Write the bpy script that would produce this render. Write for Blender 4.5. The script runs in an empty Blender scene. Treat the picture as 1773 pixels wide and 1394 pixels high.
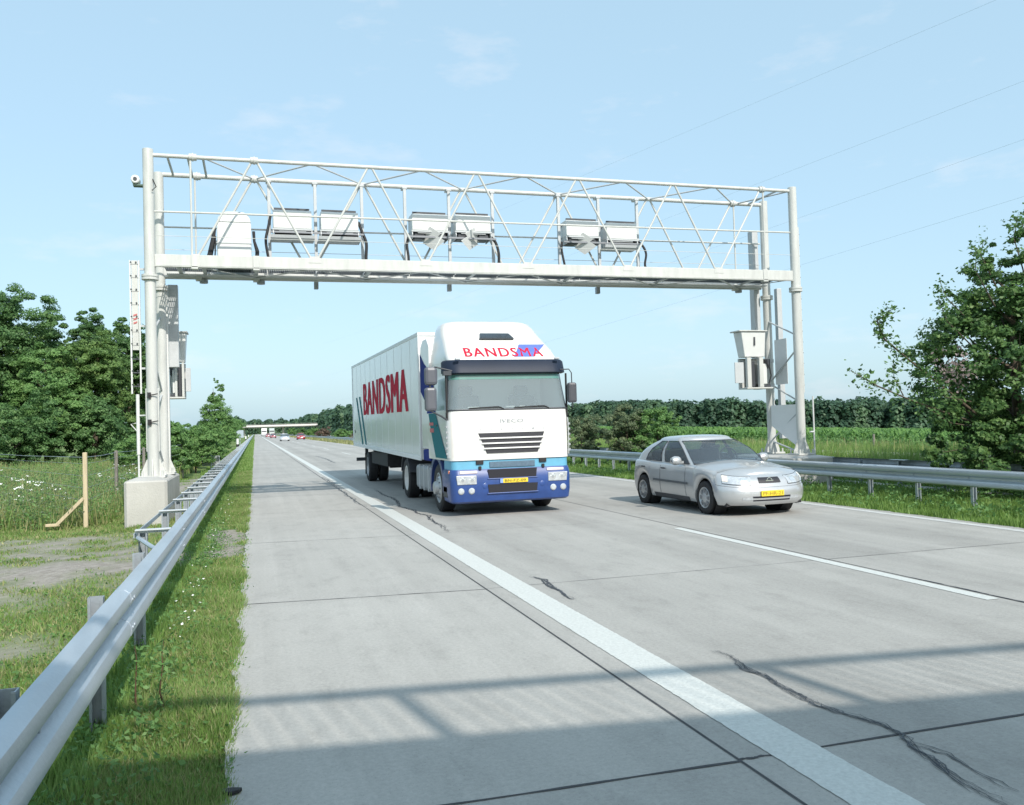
import bpy, bmesh, math, random
import numpy as np
from mathutils import Vector, Matrix
random.seed(7)
rng = np.random.default_rng(11)
sc = bpy.context.scene
COL = sc.collection

# ------------------------------------------------------------------ camera
cam_data = bpy.data.cameras.new('camera')
cam = bpy.data.objects.new('camera', cam_data)
COL.objects.link(cam)
YAW, PITCH, ROLL = math.radians(16.63078), math.radians(1.50975), math.radians(-1.70069)
fw = Vector((math.sin(YAW)*math.cos(PITCH), math.cos(YAW)*math.cos(PITCH), math.sin(PITCH)))
rt = Vector((math.cos(YAW), -math.sin(YAW), 0)); up = rt.cross(fw)
r2 = math.cos(ROLL)*rt + math.sin(ROLL)*up
u2 = -math.sin(ROLL)*rt + math.cos(ROLL)*up
M = Matrix((r2, u2, -fw)).transposed().to_4x4()
M.translation = Vector((0.1762, 0.0, 1.6766))
cam.matrix_world = M
cam_data.sensor_width = 36.0
cam_data.lens = 36.0*1493.98/1773.0
cam_data.clip_start = 0.05
cam_data.clip_end = 9000
sc.camera = cam

# ------------------------------------------------------------------ sky and sun
SUN_EL, SUN_AZ = math.radians(39.0), math.radians(11.0)      # behind the camera, a little to the right
w = bpy.data.worlds.new('World'); sc.world = w; w.use_nodes = True
nt = w.node_tree; nt.nodes.clear()
out = nt.nodes.new('ShaderNodeOutputWorld'); bg = nt.nodes.new('ShaderNodeBackground')
sky = nt.nodes.new('ShaderNodeTexSky'); sky.sky_type = 'NISHITA'; sky.sun_disc = False
sky.sun_elevation = SUN_EL; sky.sun_rotation = math.pi - SUN_AZ
sky.air_density = 1.0; sky.dust_density = 2.0; sky.ozone_density = 1.0; sky.altitude = 40
bg.inputs['Strength'].default_value = 0.132
tc = nt.nodes.new('ShaderNodeTexCoord')
# thin high haze and a few small pale clouds, fixed in the sky
mp = nt.nodes.new('ShaderNodeMapping'); mp.inputs['Scale'].default_value = (1.0, 1.0, 3.2)
nz = nt.nodes.new('ShaderNodeTexNoise'); nz.inputs['Scale'].default_value = 7.0; nz.inputs['Detail'].default_value = 6; nz.inputs['Roughness'].default_value = .6
cr = nt.nodes.new('ShaderNodeValToRGB'); cr.color_ramp.elements[0].position = .56; cr.color_ramp.elements[1].position = .78
cr.color_ramp.elements[0].color = (0, 0, 0, 1); cr.color_ramp.elements[1].color = (.30, .30, .30, 1)
hz = nt.nodes.new('ShaderNodeMix'); hz.data_type = 'RGBA'; hz.inputs[0].default_value = .66
hz.inputs[7].default_value = (2.85, 4.2, 5.0, 1)
cm = nt.nodes.new('ShaderNodeMix'); cm.data_type = 'RGBA'; cm.inputs[7].default_value = (5.2, 5.05, 5.15, 1)
nt.links.new(tc.outputs['Generated'], mp.inputs['Vector']); nt.links.new(mp.outputs[0], nz.inputs['Vector'])
nt.links.new(nz.outputs['Fac'], cr.inputs[0])
nt.links.new(sky.outputs[0], hz.inputs[6]); nt.links.new(hz.outputs[2], cm.inputs[6])
nt.links.new(cr.outputs[0], cm.inputs[0]); nt.links.new(cm.outputs[2], bg.inputs['Color'])
nt.links.new(bg.outputs[0], out.inputs[0])
sd = bpy.data.lights.new('sun', 'SUN'); sun = bpy.data.objects.new('sun', sd); COL.objects.link(sun)
sd.energy = 2.9; sd.angle = math.radians(.53); sd.color = (1.0, .95, .87)
dirv = Vector((-math.sin(SUN_AZ)*math.cos(SUN_EL), math.cos(SUN_AZ)*math.cos(SUN_EL), -math.sin(SUN_EL)))
sun.rotation_euler = dirv.to_track_quat('-Z', 'Y').to_euler(); sun.location = (5, -40, 60)
sc.view_settings.view_transform = 'Standard'; sc.view_settings.look = 'None'
sc.view_settings.exposure = 0.63; sc.view_settings.gamma = 1.0
sc.cycles.max_bounces = 6; sc.cycles.transparent_max_bounces = 12

# ------------------------------------------------------------------ materials
MATS = {}
def mat(name, color, rough=.6, metal=0., noise=0., nscale=8., bump=0., bscale=60., coat=0., spec=.5, streak=None):
    if name in MATS: return MATS[name]
    m = bpy.data.materials.new(name); m.use_nodes = True
    n = m.node_tree.nodes; l = m.node_tree.links; p = n['Principled BSDF']
    p.inputs['Roughness'].default_value = rough; p.inputs['Metallic'].default_value = metal
    p.inputs['Coat Weight'].default_value = coat; p.inputs['Coat Roughness'].default_value = .06
    p.inputs['Specular IOR Level'].default_value = spec
    p.inputs['Base Color'].default_value = (*color, 1)
    if noise or bump:
        t = n.new('ShaderNodeTexCoord')
    if noise:
        mpn = n.new('ShaderNodeMapping'); mpn.inputs['Scale'].default_value = streak or (1, 1, 1)
        z = n.new('ShaderNodeTexNoise'); z.inputs['Scale'].default_value = nscale; z.inputs['Detail'].default_value = 6; z.inputs['Roughness'].default_value = .65
        c = n.new('ShaderNodeValToRGB')
        c.color_ramp.elements[0].position = .3; c.color_ramp.elements[1].position = .7
        c.color_ramp.elements[0].color = (*[max(0, v*(1-noise)) for v in color], 1)
        c.color_ramp.elements[1].color = (*[min(1, v*(1+noise*.6)) for v in color], 1)
        l.new(t.outputs['Object'], mpn.inputs[0]); l.new(mpn.outputs[0], z.inputs['Vector']); l.new(z.outputs['Fac'], c.inputs[0]); l.new(c.outputs[0], p.inputs['Base Color'])
    if bump:
        z2 = n.new('ShaderNodeTexNoise'); z2.inputs['Scale'].default_value = bscale; z2.inputs['Detail'].default_value = 4
        b = n.new('ShaderNodeBump'); b.inputs['Strength'].default_value = bump; b.inputs['Distance'].default_value = .02
        l.new(t.outputs['Object'], z2.inputs['Vector']); l.new(z2.outputs['Fac'], b.inputs['Height']); l.new(b.outputs[0], p.inputs['Normal'])
    MATS[name] = m
    return m

def leaf_mat(name, dark, mid, light, trans=.32):
    if name in MATS: return MATS[name]
    m = bpy.data.materials.new(name); m.use_nodes = True
    n = m.node_tree.nodes; l = m.node_tree.links; p = n['Principled BSDF']; o = n['Material Output']
    a = n.new('ShaderNodeAttribute'); a.attribute_name = 'tint'
    c = n.new('ShaderNodeValToRGB'); e = c.color_ramp.elements
    e[0].position = 0.; e[0].color = (*dark, 1); e[1].position = 1.; e[1].color = (*light, 1)
    k = e.new(.5); k.color = (*mid, 1)
    p.inputs['Roughness'].default_value = .5; p.inputs['Specular IOR Level'].default_value = .35
    t = n.new('ShaderNodeBsdfTranslucent'); mx = n.new('ShaderNodeMixShader'); mx.inputs[0].default_value = trans
    l.new(a.outputs['Fac'], c.inputs[0]); l.new(c.outputs[0], p.inputs['Base Color']); l.new(c.outputs[0], t.inputs['Color'])
    l.new(p.outputs[0], mx.inputs[1]); l.new(t.outputs[0], mx.inputs[2]); l.new(mx.outputs[0], o.inputs[0])
    MATS[name] = m
    return m

def glass_mat(name, tint, film, clear=.5):
    """tinted pane with a film colour standing for dust and sky reflection: part see-through, part film, glossy on top"""
    m = bpy.data.materials.new(name); m.use_nodes = True
    n = m.node_tree.nodes; l = m.node_tree.links; o = n['Material Output']; p = n['Principled BSDF']
    p.inputs['Base Color'].default_value = (*film, 1); p.inputs['Roughness'].default_value = .06
    p.inputs['Coat Weight'].default_value = .6; p.inputs['Coat Roughness'].default_value = .02
    t = n.new('ShaderNodeBsdfTransparent'); t.inputs[0].default_value = (*tint, 1)
    mx = n.new('ShaderNodeMixShader'); mx.inputs[0].default_value = clear
    l.new(p.outputs[0], mx.inputs[1]); l.new(t.outputs[0], mx.inputs[2]); l.new(mx.outputs[0], o.inputs[0])
    MATS[name] = m
    return m

def concrete_road(name, base):
    m = bpy.data.materials.new(name); m.use_nodes = True
    n = m.node_tree.nodes; l = m.node_tree.links; p = n['Principled BSDF']
    t = n.new('ShaderNodeTexCoord')
    def noise(scale, detail, sx=(1, 1, 1), rough=.6):
        mpn = n.new('ShaderNodeMapping'); mpn.inputs['Scale'].default_value = sx
        z = n.new('ShaderNodeTexNoise'); z.inputs['Scale'].default_value = scale; z.inputs['Detail'].default_value = detail; z.inputs['Roughness'].default_value = rough
        l.new(t.outputs['Object'], mpn.inputs[0]); l.new(mpn.outputs[0], z.inputs['Vector']); return z.outputs['Fac']
    def ramp(f, a, b, ca, cb):
        c = n.new('ShaderNodeValToRGB'); c.color_ramp.elements[0].position = a; c.color_ramp.elements[1].position = b
        c.color_ramp.elements[0].color = (ca, ca, ca, 1); c.color_ramp.elements[1].color = (cb, cb, cb, 1); l.new(f, c.inputs[0]); return c.outputs[0]
    def mul(a, b):
        x = n.new('ShaderNodeMix'); x.data_type = 'RGBA'; x.blend_type = 'MULTIPLY'; x.inputs[0].default_value = 1
        l.new(a, x.inputs[6]); l.new(b, x.inputs[7]); return x.outputs[2]
    big = ramp(noise(.35, 5), .3, .7, .9, 1.06)
    streaks = ramp(noise(1.0, 5, (3.2, .06, 1)), .3, .72, .9, 1.05)
    fine = ramp(noise(34, 6, rough=.85), .30, .70, .80, 1.14)
    speck = ramp(noise(90, 3), .30, .37, .62, 1.0)
    blotch = ramp(noise(2.2, 7, (1.3, .6, 1), rough=.78), .33, .50, .86, 1.0)
    # each cast slab has its own tone
    sp = n.new('ShaderNodeSeparateXYZ'); l.new(t.outputs['Object'], sp.inputs[0])
    def math_(op, a, b=None, v=None):
        x = n.new('ShaderNodeMath'); x.operation = op; l.new(a, x.inputs[0])
        if b is not None: l.new(b, x.inputs[1])
        if v is not None: x.inputs[1].default_value = v
        return x.outputs[0]
    fy = math_('FLOOR', math_('DIVIDE', math_('ADD', sp.outputs['Y'], v=-3.8+48.5), v=4.85))
    s1 = math_('GREATER_THAN', sp.outputs['X'], v=2.42); s2 = math_('GREATER_THAN', sp.outputs['X'], v=6.55)
    cell = n.new('ShaderNodeCombineXYZ'); l.new(fy, cell.inputs[0]); l.new(math_('ADD', s1, s2), cell.inputs[1])
    wn = n.new('ShaderNodeTexWhiteNoise'); wn.noise_dimensions = '2D'; l.new(cell.outputs[0], wn.inputs['Vector'])
    slab = ramp(wn.outputs['Value'], 0, 1, .93, 1.05)
    rgb = n.new('ShaderNodeRGB'); rgb.outputs[0].default_value = (*base, 1)
    c = rgb.outputs[0]
    # wheel tracks: four slightly darker bands along the two lanes, broken up by the streak noise
    tw = math_('SINE', math_('MULTIPLY', math_('ADD', sp.outputs['X'], v=-3.2), v=3.49))
    tw = math_('MULTIPLY', math_('MULTIPLY', tw, math_('GREATER_THAN', sp.outputs['X'], v=3.1)), noise(.7, 4, (1.5, .08, 1)))
    tracks = ramp(tw, .05, .6, 1.0, .86)
    for f in (big, streaks, fine, speck, blotch, slab, tracks): c = mul(c, f)
    l.new(c, p.inputs['Base Color']); p.inputs['Roughness'].default_value = .82; p.inputs['Specular IOR Level'].default_value = .3
    b = n.new('ShaderNodeBump'); b.inputs['Strength'].default_value = .35; b.inputs['Distance'].default_value = .01
    l.new(noise(70, 4, (.35, 1, 1)), b.inputs['Height']); l.new(b.outputs[0], p.inputs['Normal'])
    MATS[name] = m
    return m

def ground_mat():
    m = bpy.data.materials.new('meadow soil'); m.use_nodes = True
    n = m.node_tree.nodes; l = m.node_tree.links; p = n['Principled BSDF']; t = n.new('ShaderNodeTexCoord')
    def noise(scale, detail, sx=(1, 1, 1)):
        mpn = n.new('ShaderNodeMapping'); mpn.inputs['Scale'].default_value = sx
        z = n.new('ShaderNodeTexNoise'); z.inputs['Scale'].default_value = scale; z.inputs['Detail'].default_value = detail; z.inputs['Roughness'].default_value = .65
        l.new(t.outputs['Object'], mpn.inputs[0]); l.new(mpn.outputs[0], z.inputs['Vector']); return z.outputs['Fac']
    c1 = n.new('ShaderNodeValToRGB'); e = c1.color_ramp.elements
    e[0].position = .3; e[0].color = (.10, .16, .05, 1); e[1].position = .72; e[1].color = (.21, .26, .10, 1)
    l.new(noise(1.3, 7), c1.inputs[0])
    c2 = n.new('ShaderNodeValToRGB'); c2.color_ramp.elements[0].position = .3; c2.color_ramp.elements[1].position = .7
    c2.color_ramp.elements[0].color = (.24, .215, .19, 1); c2.color_ramp.elements[1].color = (.42, .385, .345, 1)
    l.new(noise(9, 6), c2.inputs[0])
    a = n.new('ShaderNodeAttribute'); a.attribute_name = 'bare'
    mx = n.new('ShaderNodeMix'); mx.data_type = 'RGBA'
    l.new(a.outputs['Fac'], mx.inputs[0]); l.new(c1.outputs[0], mx.inputs[6]); l.new(c2.outputs[0], mx.inputs[7]); l.new(mx.outputs[2], p.inputs['Base Color'])
    p.inputs['Roughness'].default_value = .95; p.inputs['Specular IOR Level'].default_value = .1
    b = n.new('ShaderNodeBump'); b.inputs['Strength'].default_value = .6; b.inputs['Distance'].default_value = .05
    l.new(noise(20, 5), b.inputs['Height']); l.new(b.outputs[0], p.inputs['Normal'])
    MATS['ground'] = m
    return m

CONC = concrete_road('road concrete', (.428, .414, .386))
GROUND = ground_mat()
GALV = mat('galvanised steel', (.50, .55, .60), .42, .55, .14, 3.0, .12, 40, streak=(1, .25, 1))
GALVD = mat('weathered galvanised steel', (.36, .40, .44), .55, .45, .2, 5.0, .1, 50)
GPAINT = mat('gantry light grey paint', (.56, .565, .54), .45, 0, .13, 2.2, .05, 30, streak=(3, 3, .6))
GPAINT2 = mat('gantry inner grey paint', (.50, .52, .53), .5, 0, .1, 3.0)
WHITEB = mat('white housing paint', (.66, .67, .655), .4, 0, .04, 5)
DARK = mat('dark rubber', (.02, .02, .022), .7, 0, .2, 20)
DARKG = mat('dark grey plastic', (.05, .055, .065), .5, 0, .1, 10)
STEELG = mat('grey steel box', (.33, .35, .37), .5, .2, .12, 6)
PLINTH = mat('cast plinth concrete', (.48, .47, .44), .85, 0, .14, 2.2, .3, 35, streak=(1, 1, .5))
LINE = mat('road paint white', (.60, .61, .58), .7, 0, .15, 40, .3, 60)
LINEW = mat('worn road paint', (.56, .56, .54), .75, 0, .25, 6, .2, 90)
TAR = mat('bitumen seal', (.045, .050, .062), .5, 0, .3, 12, .3, 60)
JOINT = mat('joint filler', (.06, .06, .065), .8, 0, .3, 10)
WOOD = mat('new pine wood', (.56, .46, .31), .7, 0, .2, 4, streak=(8, 8, .6))
WOODG = mat('grey weathered wood', (.24, .22, .19), .85, 0, .25, 6, streak=(8, 8, .6))
TRED = mat('tractor red lettering', (.50, .02, .05), .75, spec=.15)
TWHITE = mat('lorry white paint', (.78, .77, .75), .28, 0, .07, 2.4, coat=.5)
TRAILW = mat('trailer panel white', (.84, .85, .85), .2, 0, .05, .8, coat=.25)
TBLUE = mat('bumper blue paint', (.024, .066, .24), .4, 0, .2, 4, coat=.3)
TLBLUE = mat('light blue paint', (.13, .38, .54), .4, 0, .1, 4)
TDBLUE = mat('dark blue livery', (.018, .035, .20), .75, spec=.15)
TTEAL = mat('teal livery', (.03, .17, .19), .75, spec=.15)
SILVER = mat('silver car paint', (.54, .55, .56), .28, .48, .03, 3, coat=.6)
CHROME = mat('lamp reflector', (.85, .86, .86), .16, .75)
LAMPW = mat('clear lamp glass', (.60, .63, .66), .08, .35, .3, 14, coat=.8)
AMBER = mat('amber lens', (.75, .16, .03), .2, coat=.6)
YELLOW = mat('yellow plate', (.80, .58, .04), .45, 0, .06, 30)
PLBLUE = mat('plate blue', (.25, .36, .75), .45)
BARK = mat('bark', (.11, .085, .06), .9, 0, .35, 12, .5, 30)
RIMM = mat('wheel silver', (.50, .51, .52), .4, .55, .08, 12)
GLASS_T = glass_mat('lorry windscreen', (.88, .95, .95), (.40, .49, .53), .60)  # film colour has the pale sky reflection painted in, besides dust
GLASS_C = glass_mat('car window', (.72, .80, .82), (.16, .20, .24), .62)
L_BUSH = leaf_mat('bush leaf', (.032, .075, .026), (.090, .185, .055), (.205, .335, .105), .42)
L_DARK = leaf_mat('oak leaf', (.048, .108, .042), (.115, .232, .082), (.205, .345, .125), .45)
L_MID = leaf_mat('shrub leaf', (.070, .150, .050), (.160, .305, .092), (.270, .440, .155), .45)
L_ASH = leaf_mat('ash leaf', (.060, .115, .036), (.150, .265, .078), (.255, .385, .125), .45)
L_GREY = leaf_mat('willow leaf', (.075, .115, .060), (.150, .205, .105), (.260, .310, .175), .42)
L_FAR = leaf_mat('wood leaf', (.050, .105, .066), (.088, .165, .098), (.140, .235, .120), .4)
L_GRASS = leaf_mat('grass blade', (.120, .210, .045), (.245, .385, .100), (.400, .500, .200), .5)
L_STRAW = leaf_mat('dry grass', (.18, .22, .08), (.32, .33, .14), (.48, .44, .24), .35)
L_CORN = leaf_mat('maize leaf', (.08, .17, .045), (.15, .29, .075), (.25, .42, .13), .4)
L_BROWN = leaf_mat('brownish leaf', (.07, .06, .04), (.14, .10, .075), (.22, .16, .12), .3)
PETAL = mat('white petal', (.80, .80, .76), .7)

# ------------------------------------------------------------------ mesh helpers
class MB:
    def __init__(s): s.v = []; s.f = []; s.m = []
    def add(s, vs, fs, m=0):
        o = len(s.v); s.v += [tuple(v) for v in vs]; s.f += [tuple(i+o for i in f) for f in fs]; s.m += [m]*len(fs); return s
    def box(s, x0, x1, y0, y1, z0, z1, m=0):
        vs = [(x, y, z) for z in (z0, z1) for y in (y0, y1) for x in (x0, x1)]
        return s.add(vs, [(0, 2, 3, 1), (4, 5, 7, 6), (0, 1, 5, 4), (2, 6, 7, 3), (0, 4, 6, 2), (1, 3, 7, 5)], m)
    def bar(s, p0, p1, wd, ht, upv=(0, 0, 1), m=0):
        p0 = Vector(p0); p1 = Vector(p1); d = (p1-p0).normalized(); u = Vector(upv)
        if abs(d.dot(u)) > .98: u = Vector((1, 0, 0))
        a = d.cross(u).normalized(); b = a.cross(d)
        vs = [p+a*wd/2*i+b*ht/2*j for p in (p0, p1) for (i, j) in ((-1, -1), (1, -1), (1, 1), (-1, 1))]
        return s.add(vs, [(3, 2, 1, 0), (4, 5, 6, 7), (0, 1, 5, 4), (1, 2, 6, 5), (2, 3, 7, 6), (3, 0, 4, 7)], m)
    def tube(s, pts, r, n=10, m=0, caps=True):
        pts = [Vector(p) for p in pts]; rs = r if isinstance(r, (list, tuple)) else [r]*len(pts)
        rings = []
        for i, p in enumerate(pts):
            d = (pts[min(i+1, len(pts)-1)]-pts[max(i-1, 0)]).normalized()
            u = Vector((0, 0, 1)) if abs(d.z) < .9 else Vector((1, 0, 0))
            a = d.cross(u).normalized(); b = d.cross(a)
            rings.append([p+(a*math.cos(2*math.pi*k/n)+b*math.sin(2*math.pi*k/n))*rs[i] for k in range(n)])
        return s.loft(rings, True, caps, caps, m)
    def loft(s, rings, closed=True, cap0=False, cap1=False, m=0, skip=None):
        n = len(rings[0]); vs = [p for r in rings for p in r]; fs = []
        for i in range(len(rings)-1):
            for k in range(n if closed else n-1):
                if skip and skip(i, k): continue
                fs.append((i*n+k, i*n+(k+1) % n, (i+1)*n+(k+1) % n, (i+1)*n+k))
        if cap0: fs.append(tuple(range(n-1, -1, -1)))
        if cap1: fs.append(tuple((len(rings)-1)*n+k for k in range(n)))
        return s.add(vs, fs, m)
    def prism(s, poly, axis, a, b, m=0):
        """poly in the two other axes, pushed from a to b along axis"""
        def P(q, t):
            return {'x': (t, q[0], q[1]), 'y': (q[0], t, q[1]), 'z': (q[0], q[1], t)}[axis]
        n = len(poly); vs = [P(q, a) for q in poly]+[P(q, b) for q in poly]
        fs = [tuple(range(n)), tuple(range(2*n-1, n-1, -1))]+[(i, n+i, n+(i+1) % n, (i+1) % n) for i in range(n)]
        return s.add(vs, fs, m)
    def lathe(s, prof, c, axis='x', n=28, m=0):
        """prof: list of (along axis, radius)"""
        rings = []
        for t, r in prof:
            rings.append([({'x': (c[0]+t, c[1]+r*math.cos(a), c[2]+r*math.sin(a)), 'y': (c[0]+r*math.cos(a), c[1]+t, c[2]+r*math.sin(a)),
                            'z': (c[0]+r*math.cos(a), c[1]+r*math.sin(a), c[2]+t)}[axis]) for a in [2*math.pi*k/n for k in range(n)]])
        return s.loft(rings, True, False, False, m)
    def build(s, name, mats, parent=None, smooth=35, bevel=0., loc=None):
        me = bpy.data.meshes.new(name); me.from_pydata(s.v, [], s.f)
        mats = mats if isinstance(mats, (list, tuple)) else [mats]
        for mm in mats: me.materials.append(mm)
        if len(mats) > 1: me.polygons.foreach_set('material_index', s.m)
        bm = bmesh.new(); bm.from_mesh(me); bmesh.ops.recalc_face_normals(bm, faces=bm.faces); bm.to_mesh(me); bm.free()
        if smooth:
            me.polygons.foreach_set('use_smooth', [True]*len(me.polygons)); me.set_sharp_from_angle(angle=math.radians(smooth))
        o = bpy.data.objects.new(name, me); COL.objects.link(o)
        if parent: o.parent = parent
        if loc: o.location = loc
        if bevel:
            b = o.modifiers.new('edge', 'BEVEL'); b.width = bevel; b.segments = 2; b.limit_method = 'ANGLE'; b.angle_limit = math.radians(40)
        return o

def tag(o, label, cat, group=None, kind=None):
    if label: o['label'] = label
    if cat: o['category'] = cat
    if group: o['group'] = group
    if kind: o['kind'] = kind
    return o
def thing(name, loc, label, cat, group=None, rz=0.):
    o = bpy.data.objects.new(name, None); COL.objects.link(o); o.location = loc; o.rotation_euler = (0, 0, rz)
    o.empty_display_size = .3
    return tag(o, label, cat, group)
def structure(o): o['kind'] = 'structure'; return o
def copy_tree(o, parent=None):
    c = o.copy(); COL.objects.link(c); c.parent = parent
    for ch in list(o.children): copy_tree(ch, c)
    return c

def np_mesh(name, verts, k, tint, material, parent=None):
    """verts (N*k,3): N faces of k corners each, with one tint value per face"""
    nv = len(verts); nf = nv//k
    me = bpy.data.meshes.new(name)
    me.vertices.add(nv); me.vertices.foreach_set('co', np.asarray(verts, np.float32).ravel())
    me.loops.add(nv); me.loops.foreach_set('vertex_index', np.arange(nv, dtype=np.int32))
    me.polygons.add(nf); me.polygons.foreach_set('loop_start', np.arange(0, nv, k, dtype=np.int32))
    try: me.polygons.foreach_set('loop_total', np.full(nf, k, np.int32))
    except Exception: pass
    if tint is not None:
        a = me.attributes.new('tint', 'FLOAT', 'FACE'); a.data.foreach_set('value', np.clip(tint, 0, 1).astype(np.float32))
    me.materials.append(material); me.update(calc_edges=True)
    o = bpy.data.objects.new(name, me); COL.objects.link(o)
    if parent: o.parent = parent
    return o

def leaf_quads(c, size, nrm=None, aspect=.55, jitter=1.):
    n = len(c)
    d = rng.normal(size=(n, 3)); 
    if nrm is not None: d = d*jitter*.62 + nrm*1.35
    d /= np.linalg.norm(d, axis=1)[:, None]
    a = np.cross(d, rng.normal(size=(n, 3))); a /= np.linalg.norm(a, axis=1)[:, None]
    b = np.cross(d, a); s = np.asarray(size)[:, None]
    bend = d*s*.18
    v = np.stack([c-a*s, c+b*s*aspect-bend, c+a*s, c-b*s*aspect-bend], axis=1)
    return v.reshape(-1, 3)

def crown_points(blobs, n, clump=.30, nclump=70):
    """points in leaf clumps spread through a set of ellipsoids; returns points, outward normals, tint"""
    vol = np.array([b[3]*b[4]*b[5] for b in blobs])**.75; vol /= vol.sum()
    P = []; N = []; T = []
    for b, fr in zip(blobs, vol):
        nc = max(6, int(nclump*fr)); rad = np.array(b[3:6]); cen = np.array(b[:3])
        d = rng.normal(size=(nc, 3)); d /= np.linalg.norm(d, axis=1)[:, None]
        r = rng.uniform(.45, 1.0, nc)**.6
        cc = cen+d*r[:, None]*rad
        cr_ = clump*rad.mean()*rng.uniform(.55, 1.25, nc)
        tone = rng.normal(0, .16, nc)
        m = int(n*fr); k = rng.integers(0, nc, m)
        q = rng.normal(size=(m, 3)); q /= np.linalg.norm(q, axis=1)[:, None]
        q[:, 2] = np.where(q[:, 2] < -.2, q[:, 2]*.5, q[:, 2])
        rr = rng.uniform(.1, 1.15, m)**.5
        p = cc[k]+q*(rr*cr_[k])[:, None]*np.array([1, 1, .8])
        P.append(p); N.append(q*.7+d[k]*.4+np.array([0, 0, .35])); T.append(.58+tone[k]+rng.normal(0, .17, m))
    return np.concatenate(P), np.concatenate(N), np.concatenate(T)

def trunk_mb(h, r, limbs=6, spread=1.0, base=(0, 0, 0), lean=(0, 0), lo=.3):
    mb = MB(); b = Vector(base)
    pts = [b+Vector((lean[0]*t+random.uniform(-.04, .04)*h*t, lean[1]*t+random.uniform(-.04, .04)*h*t, h*t)) for t in (0, .25, .5, .75, 1)]
    mb.tube(pts, [r*1.25, r, r*.75, r*.5, r*.15], 8)
    for i in range(limbs):
        t = lo+(.92-lo)*i/max(1, limbs-1); p = pts[0].lerp(pts[-1], t); a = i*2.4+random.random()
        L = spread*(1.15-t)*random.uniform(.8, 1.2)
        q = p+Vector((math.cos(a)*L*.6, math.sin(a)*L*.6, L*.45)); e = p+Vector((math.cos(a)*L, math.sin(a)*L, L*1.0))
        mb.tube([p, q, e], [r*.45, r*.28, r*.06], 6)
    return mb

def plant(name, loc, blobs, n, leaf, material, label, cat, group=None, clump=.3, nclump=70, trunk=None, extra=None):
    t = thing(name, loc, label, cat, group)
    p, nn, tt = crown_points(blobs, n, clump, nclump)
    v = leaf_quads(p, leaf*rng.uniform(.65, 1.25, len(p)), nn)
    np_mesh('crown', v, 4, tt, material, t)
    if trunk: trunk_mb(**trunk).build('trunk', BARK, t, 60)
    return t

def text_obj(name, body, material, parent, place, width, height, bold=.0, shear=0., space=1., push=Vector((0, -.0006, 0))):
    """flat letters, mapped corner by corner onto a surface: place(u, v) with u 0..width, v 0..height"""
    cu = bpy.data.curves.new(name, 'FONT'); cu.body = body; cu.resolution_u = 3; cu.shear = shear; cu.space_character = space
    tmp = bpy.data.objects.new(name, cu); COL.objects.link(tmp)
    bpy.context.view_layer.update()
    me = bpy.data.meshes.new_from_object(tmp.evaluated_get(bpy.context.evaluated_depsgraph_get()))
    bpy.data.objects.remove(tmp); bpy.data.curves.remove(cu)
    co = np.array([v.co[:] for v in me.vertices]); mn = co.min(0); mx = co.max(0)
    V0 = [v.co.copy() for v in me.vertices]; F0 = [tuple(p.vertices) for p in me.polygons]; bpy.data.meshes.remove(me)
    vs, fs = [], []
    for k in ((-1, 0, 1) if bold else (0,)):
        o_ = len(vs)
        for v in V0:
            q = place((v.x-mn[0])/(mx[0]-mn[0])*width+k*bold*height, (v.y-mn[1])/(mx[1]-mn[1])*height)
            vs.append(q+push*k)
        fs += [tuple(i+o_ for i in f) for f in F0]
    me = bpy.data.meshes.new(name); me.from_pydata(vs, [], fs); me.materials.append(material)
    o = bpy.data.objects.new(name, me); COL.objects.link(o)
    if parent: o.parent = parent
    return o

# ------------------------------------------------------------------ ground
def gz(x, y):
    x = np.asarray(x, float); y = np.asarray(y, float)
    left = -.03-.11*np.clip((-x-.2)/2.2, 0, 1)+.012*np.clip(-x-4, 0, 60)
    bump = .035*np.sin(x*1.7+y*.9)+.03*np.sin(x*.63-y*1.31+1.2)
    left = left+bump*np.clip((-x-.9)/1.5, 0, 1)
    med = -.03+0*x
    zt = np.minimum(.85, .85-.0352*(x-32)+.00963*(np.clip(y, -50, 700)-40))
    fld = zt-1.3
    right = np.where(x < 28, -.05, -.05+(fld+.05)*np.clip((x-28)/5, 0, 1))
    z = np.where(x < 0, left, np.where(x <= 17.3, med, right))
    z = np.where((x > .06) & (x < 10.5), -.14, z)
    z = np.where((x > 17.6) & (x < 27.2), -.2, z)
    return z
def bare(x, y):
    """where the turf is worn off to soil"""
    b = np.exp(-(((x+4.2)/4.6)**2+((y-13.4-.08*x)/2.7)**2)**2)*1.0
    b = np.maximum(b, np.exp(-(((x+2.9)/1.6)**2+((y-16.6)/1.0)**2)**2)*.9)
    b = np.maximum(b, np.exp(-(((x+2.6)/1.2)**2+((y-8.3)/.8)**2)**2)*.6)
    b = np.maximum(b, np.exp(-(((x+.30)/.40)**2+((y-14.6)/2.4)**2)**2)*1.3)
    b = np.maximum(b, np.exp(-(((x+2.0)/.9)**2+((y-31)/8)**2)**2)*1.2)
    b = np.maximum(b, np.exp(-(((x+5)/1.5)**2+((y-20.5+x*.3)/.5)**2)**2)*.6)
    wob = .5+.5*np.sin(x*5.1+np.sin(y*3.3)*1.5)*np.sin(y*4.3+np.sin(x*2.7))
    wob = np.clip(.15+1.1*(wob-.1)+.35*np.sin(y*2.6+x*.35+.6*np.sin(x*1.9)), 0, 1.2)
    return np.clip(b*(.35+.85*wob), 0, 1)
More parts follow.
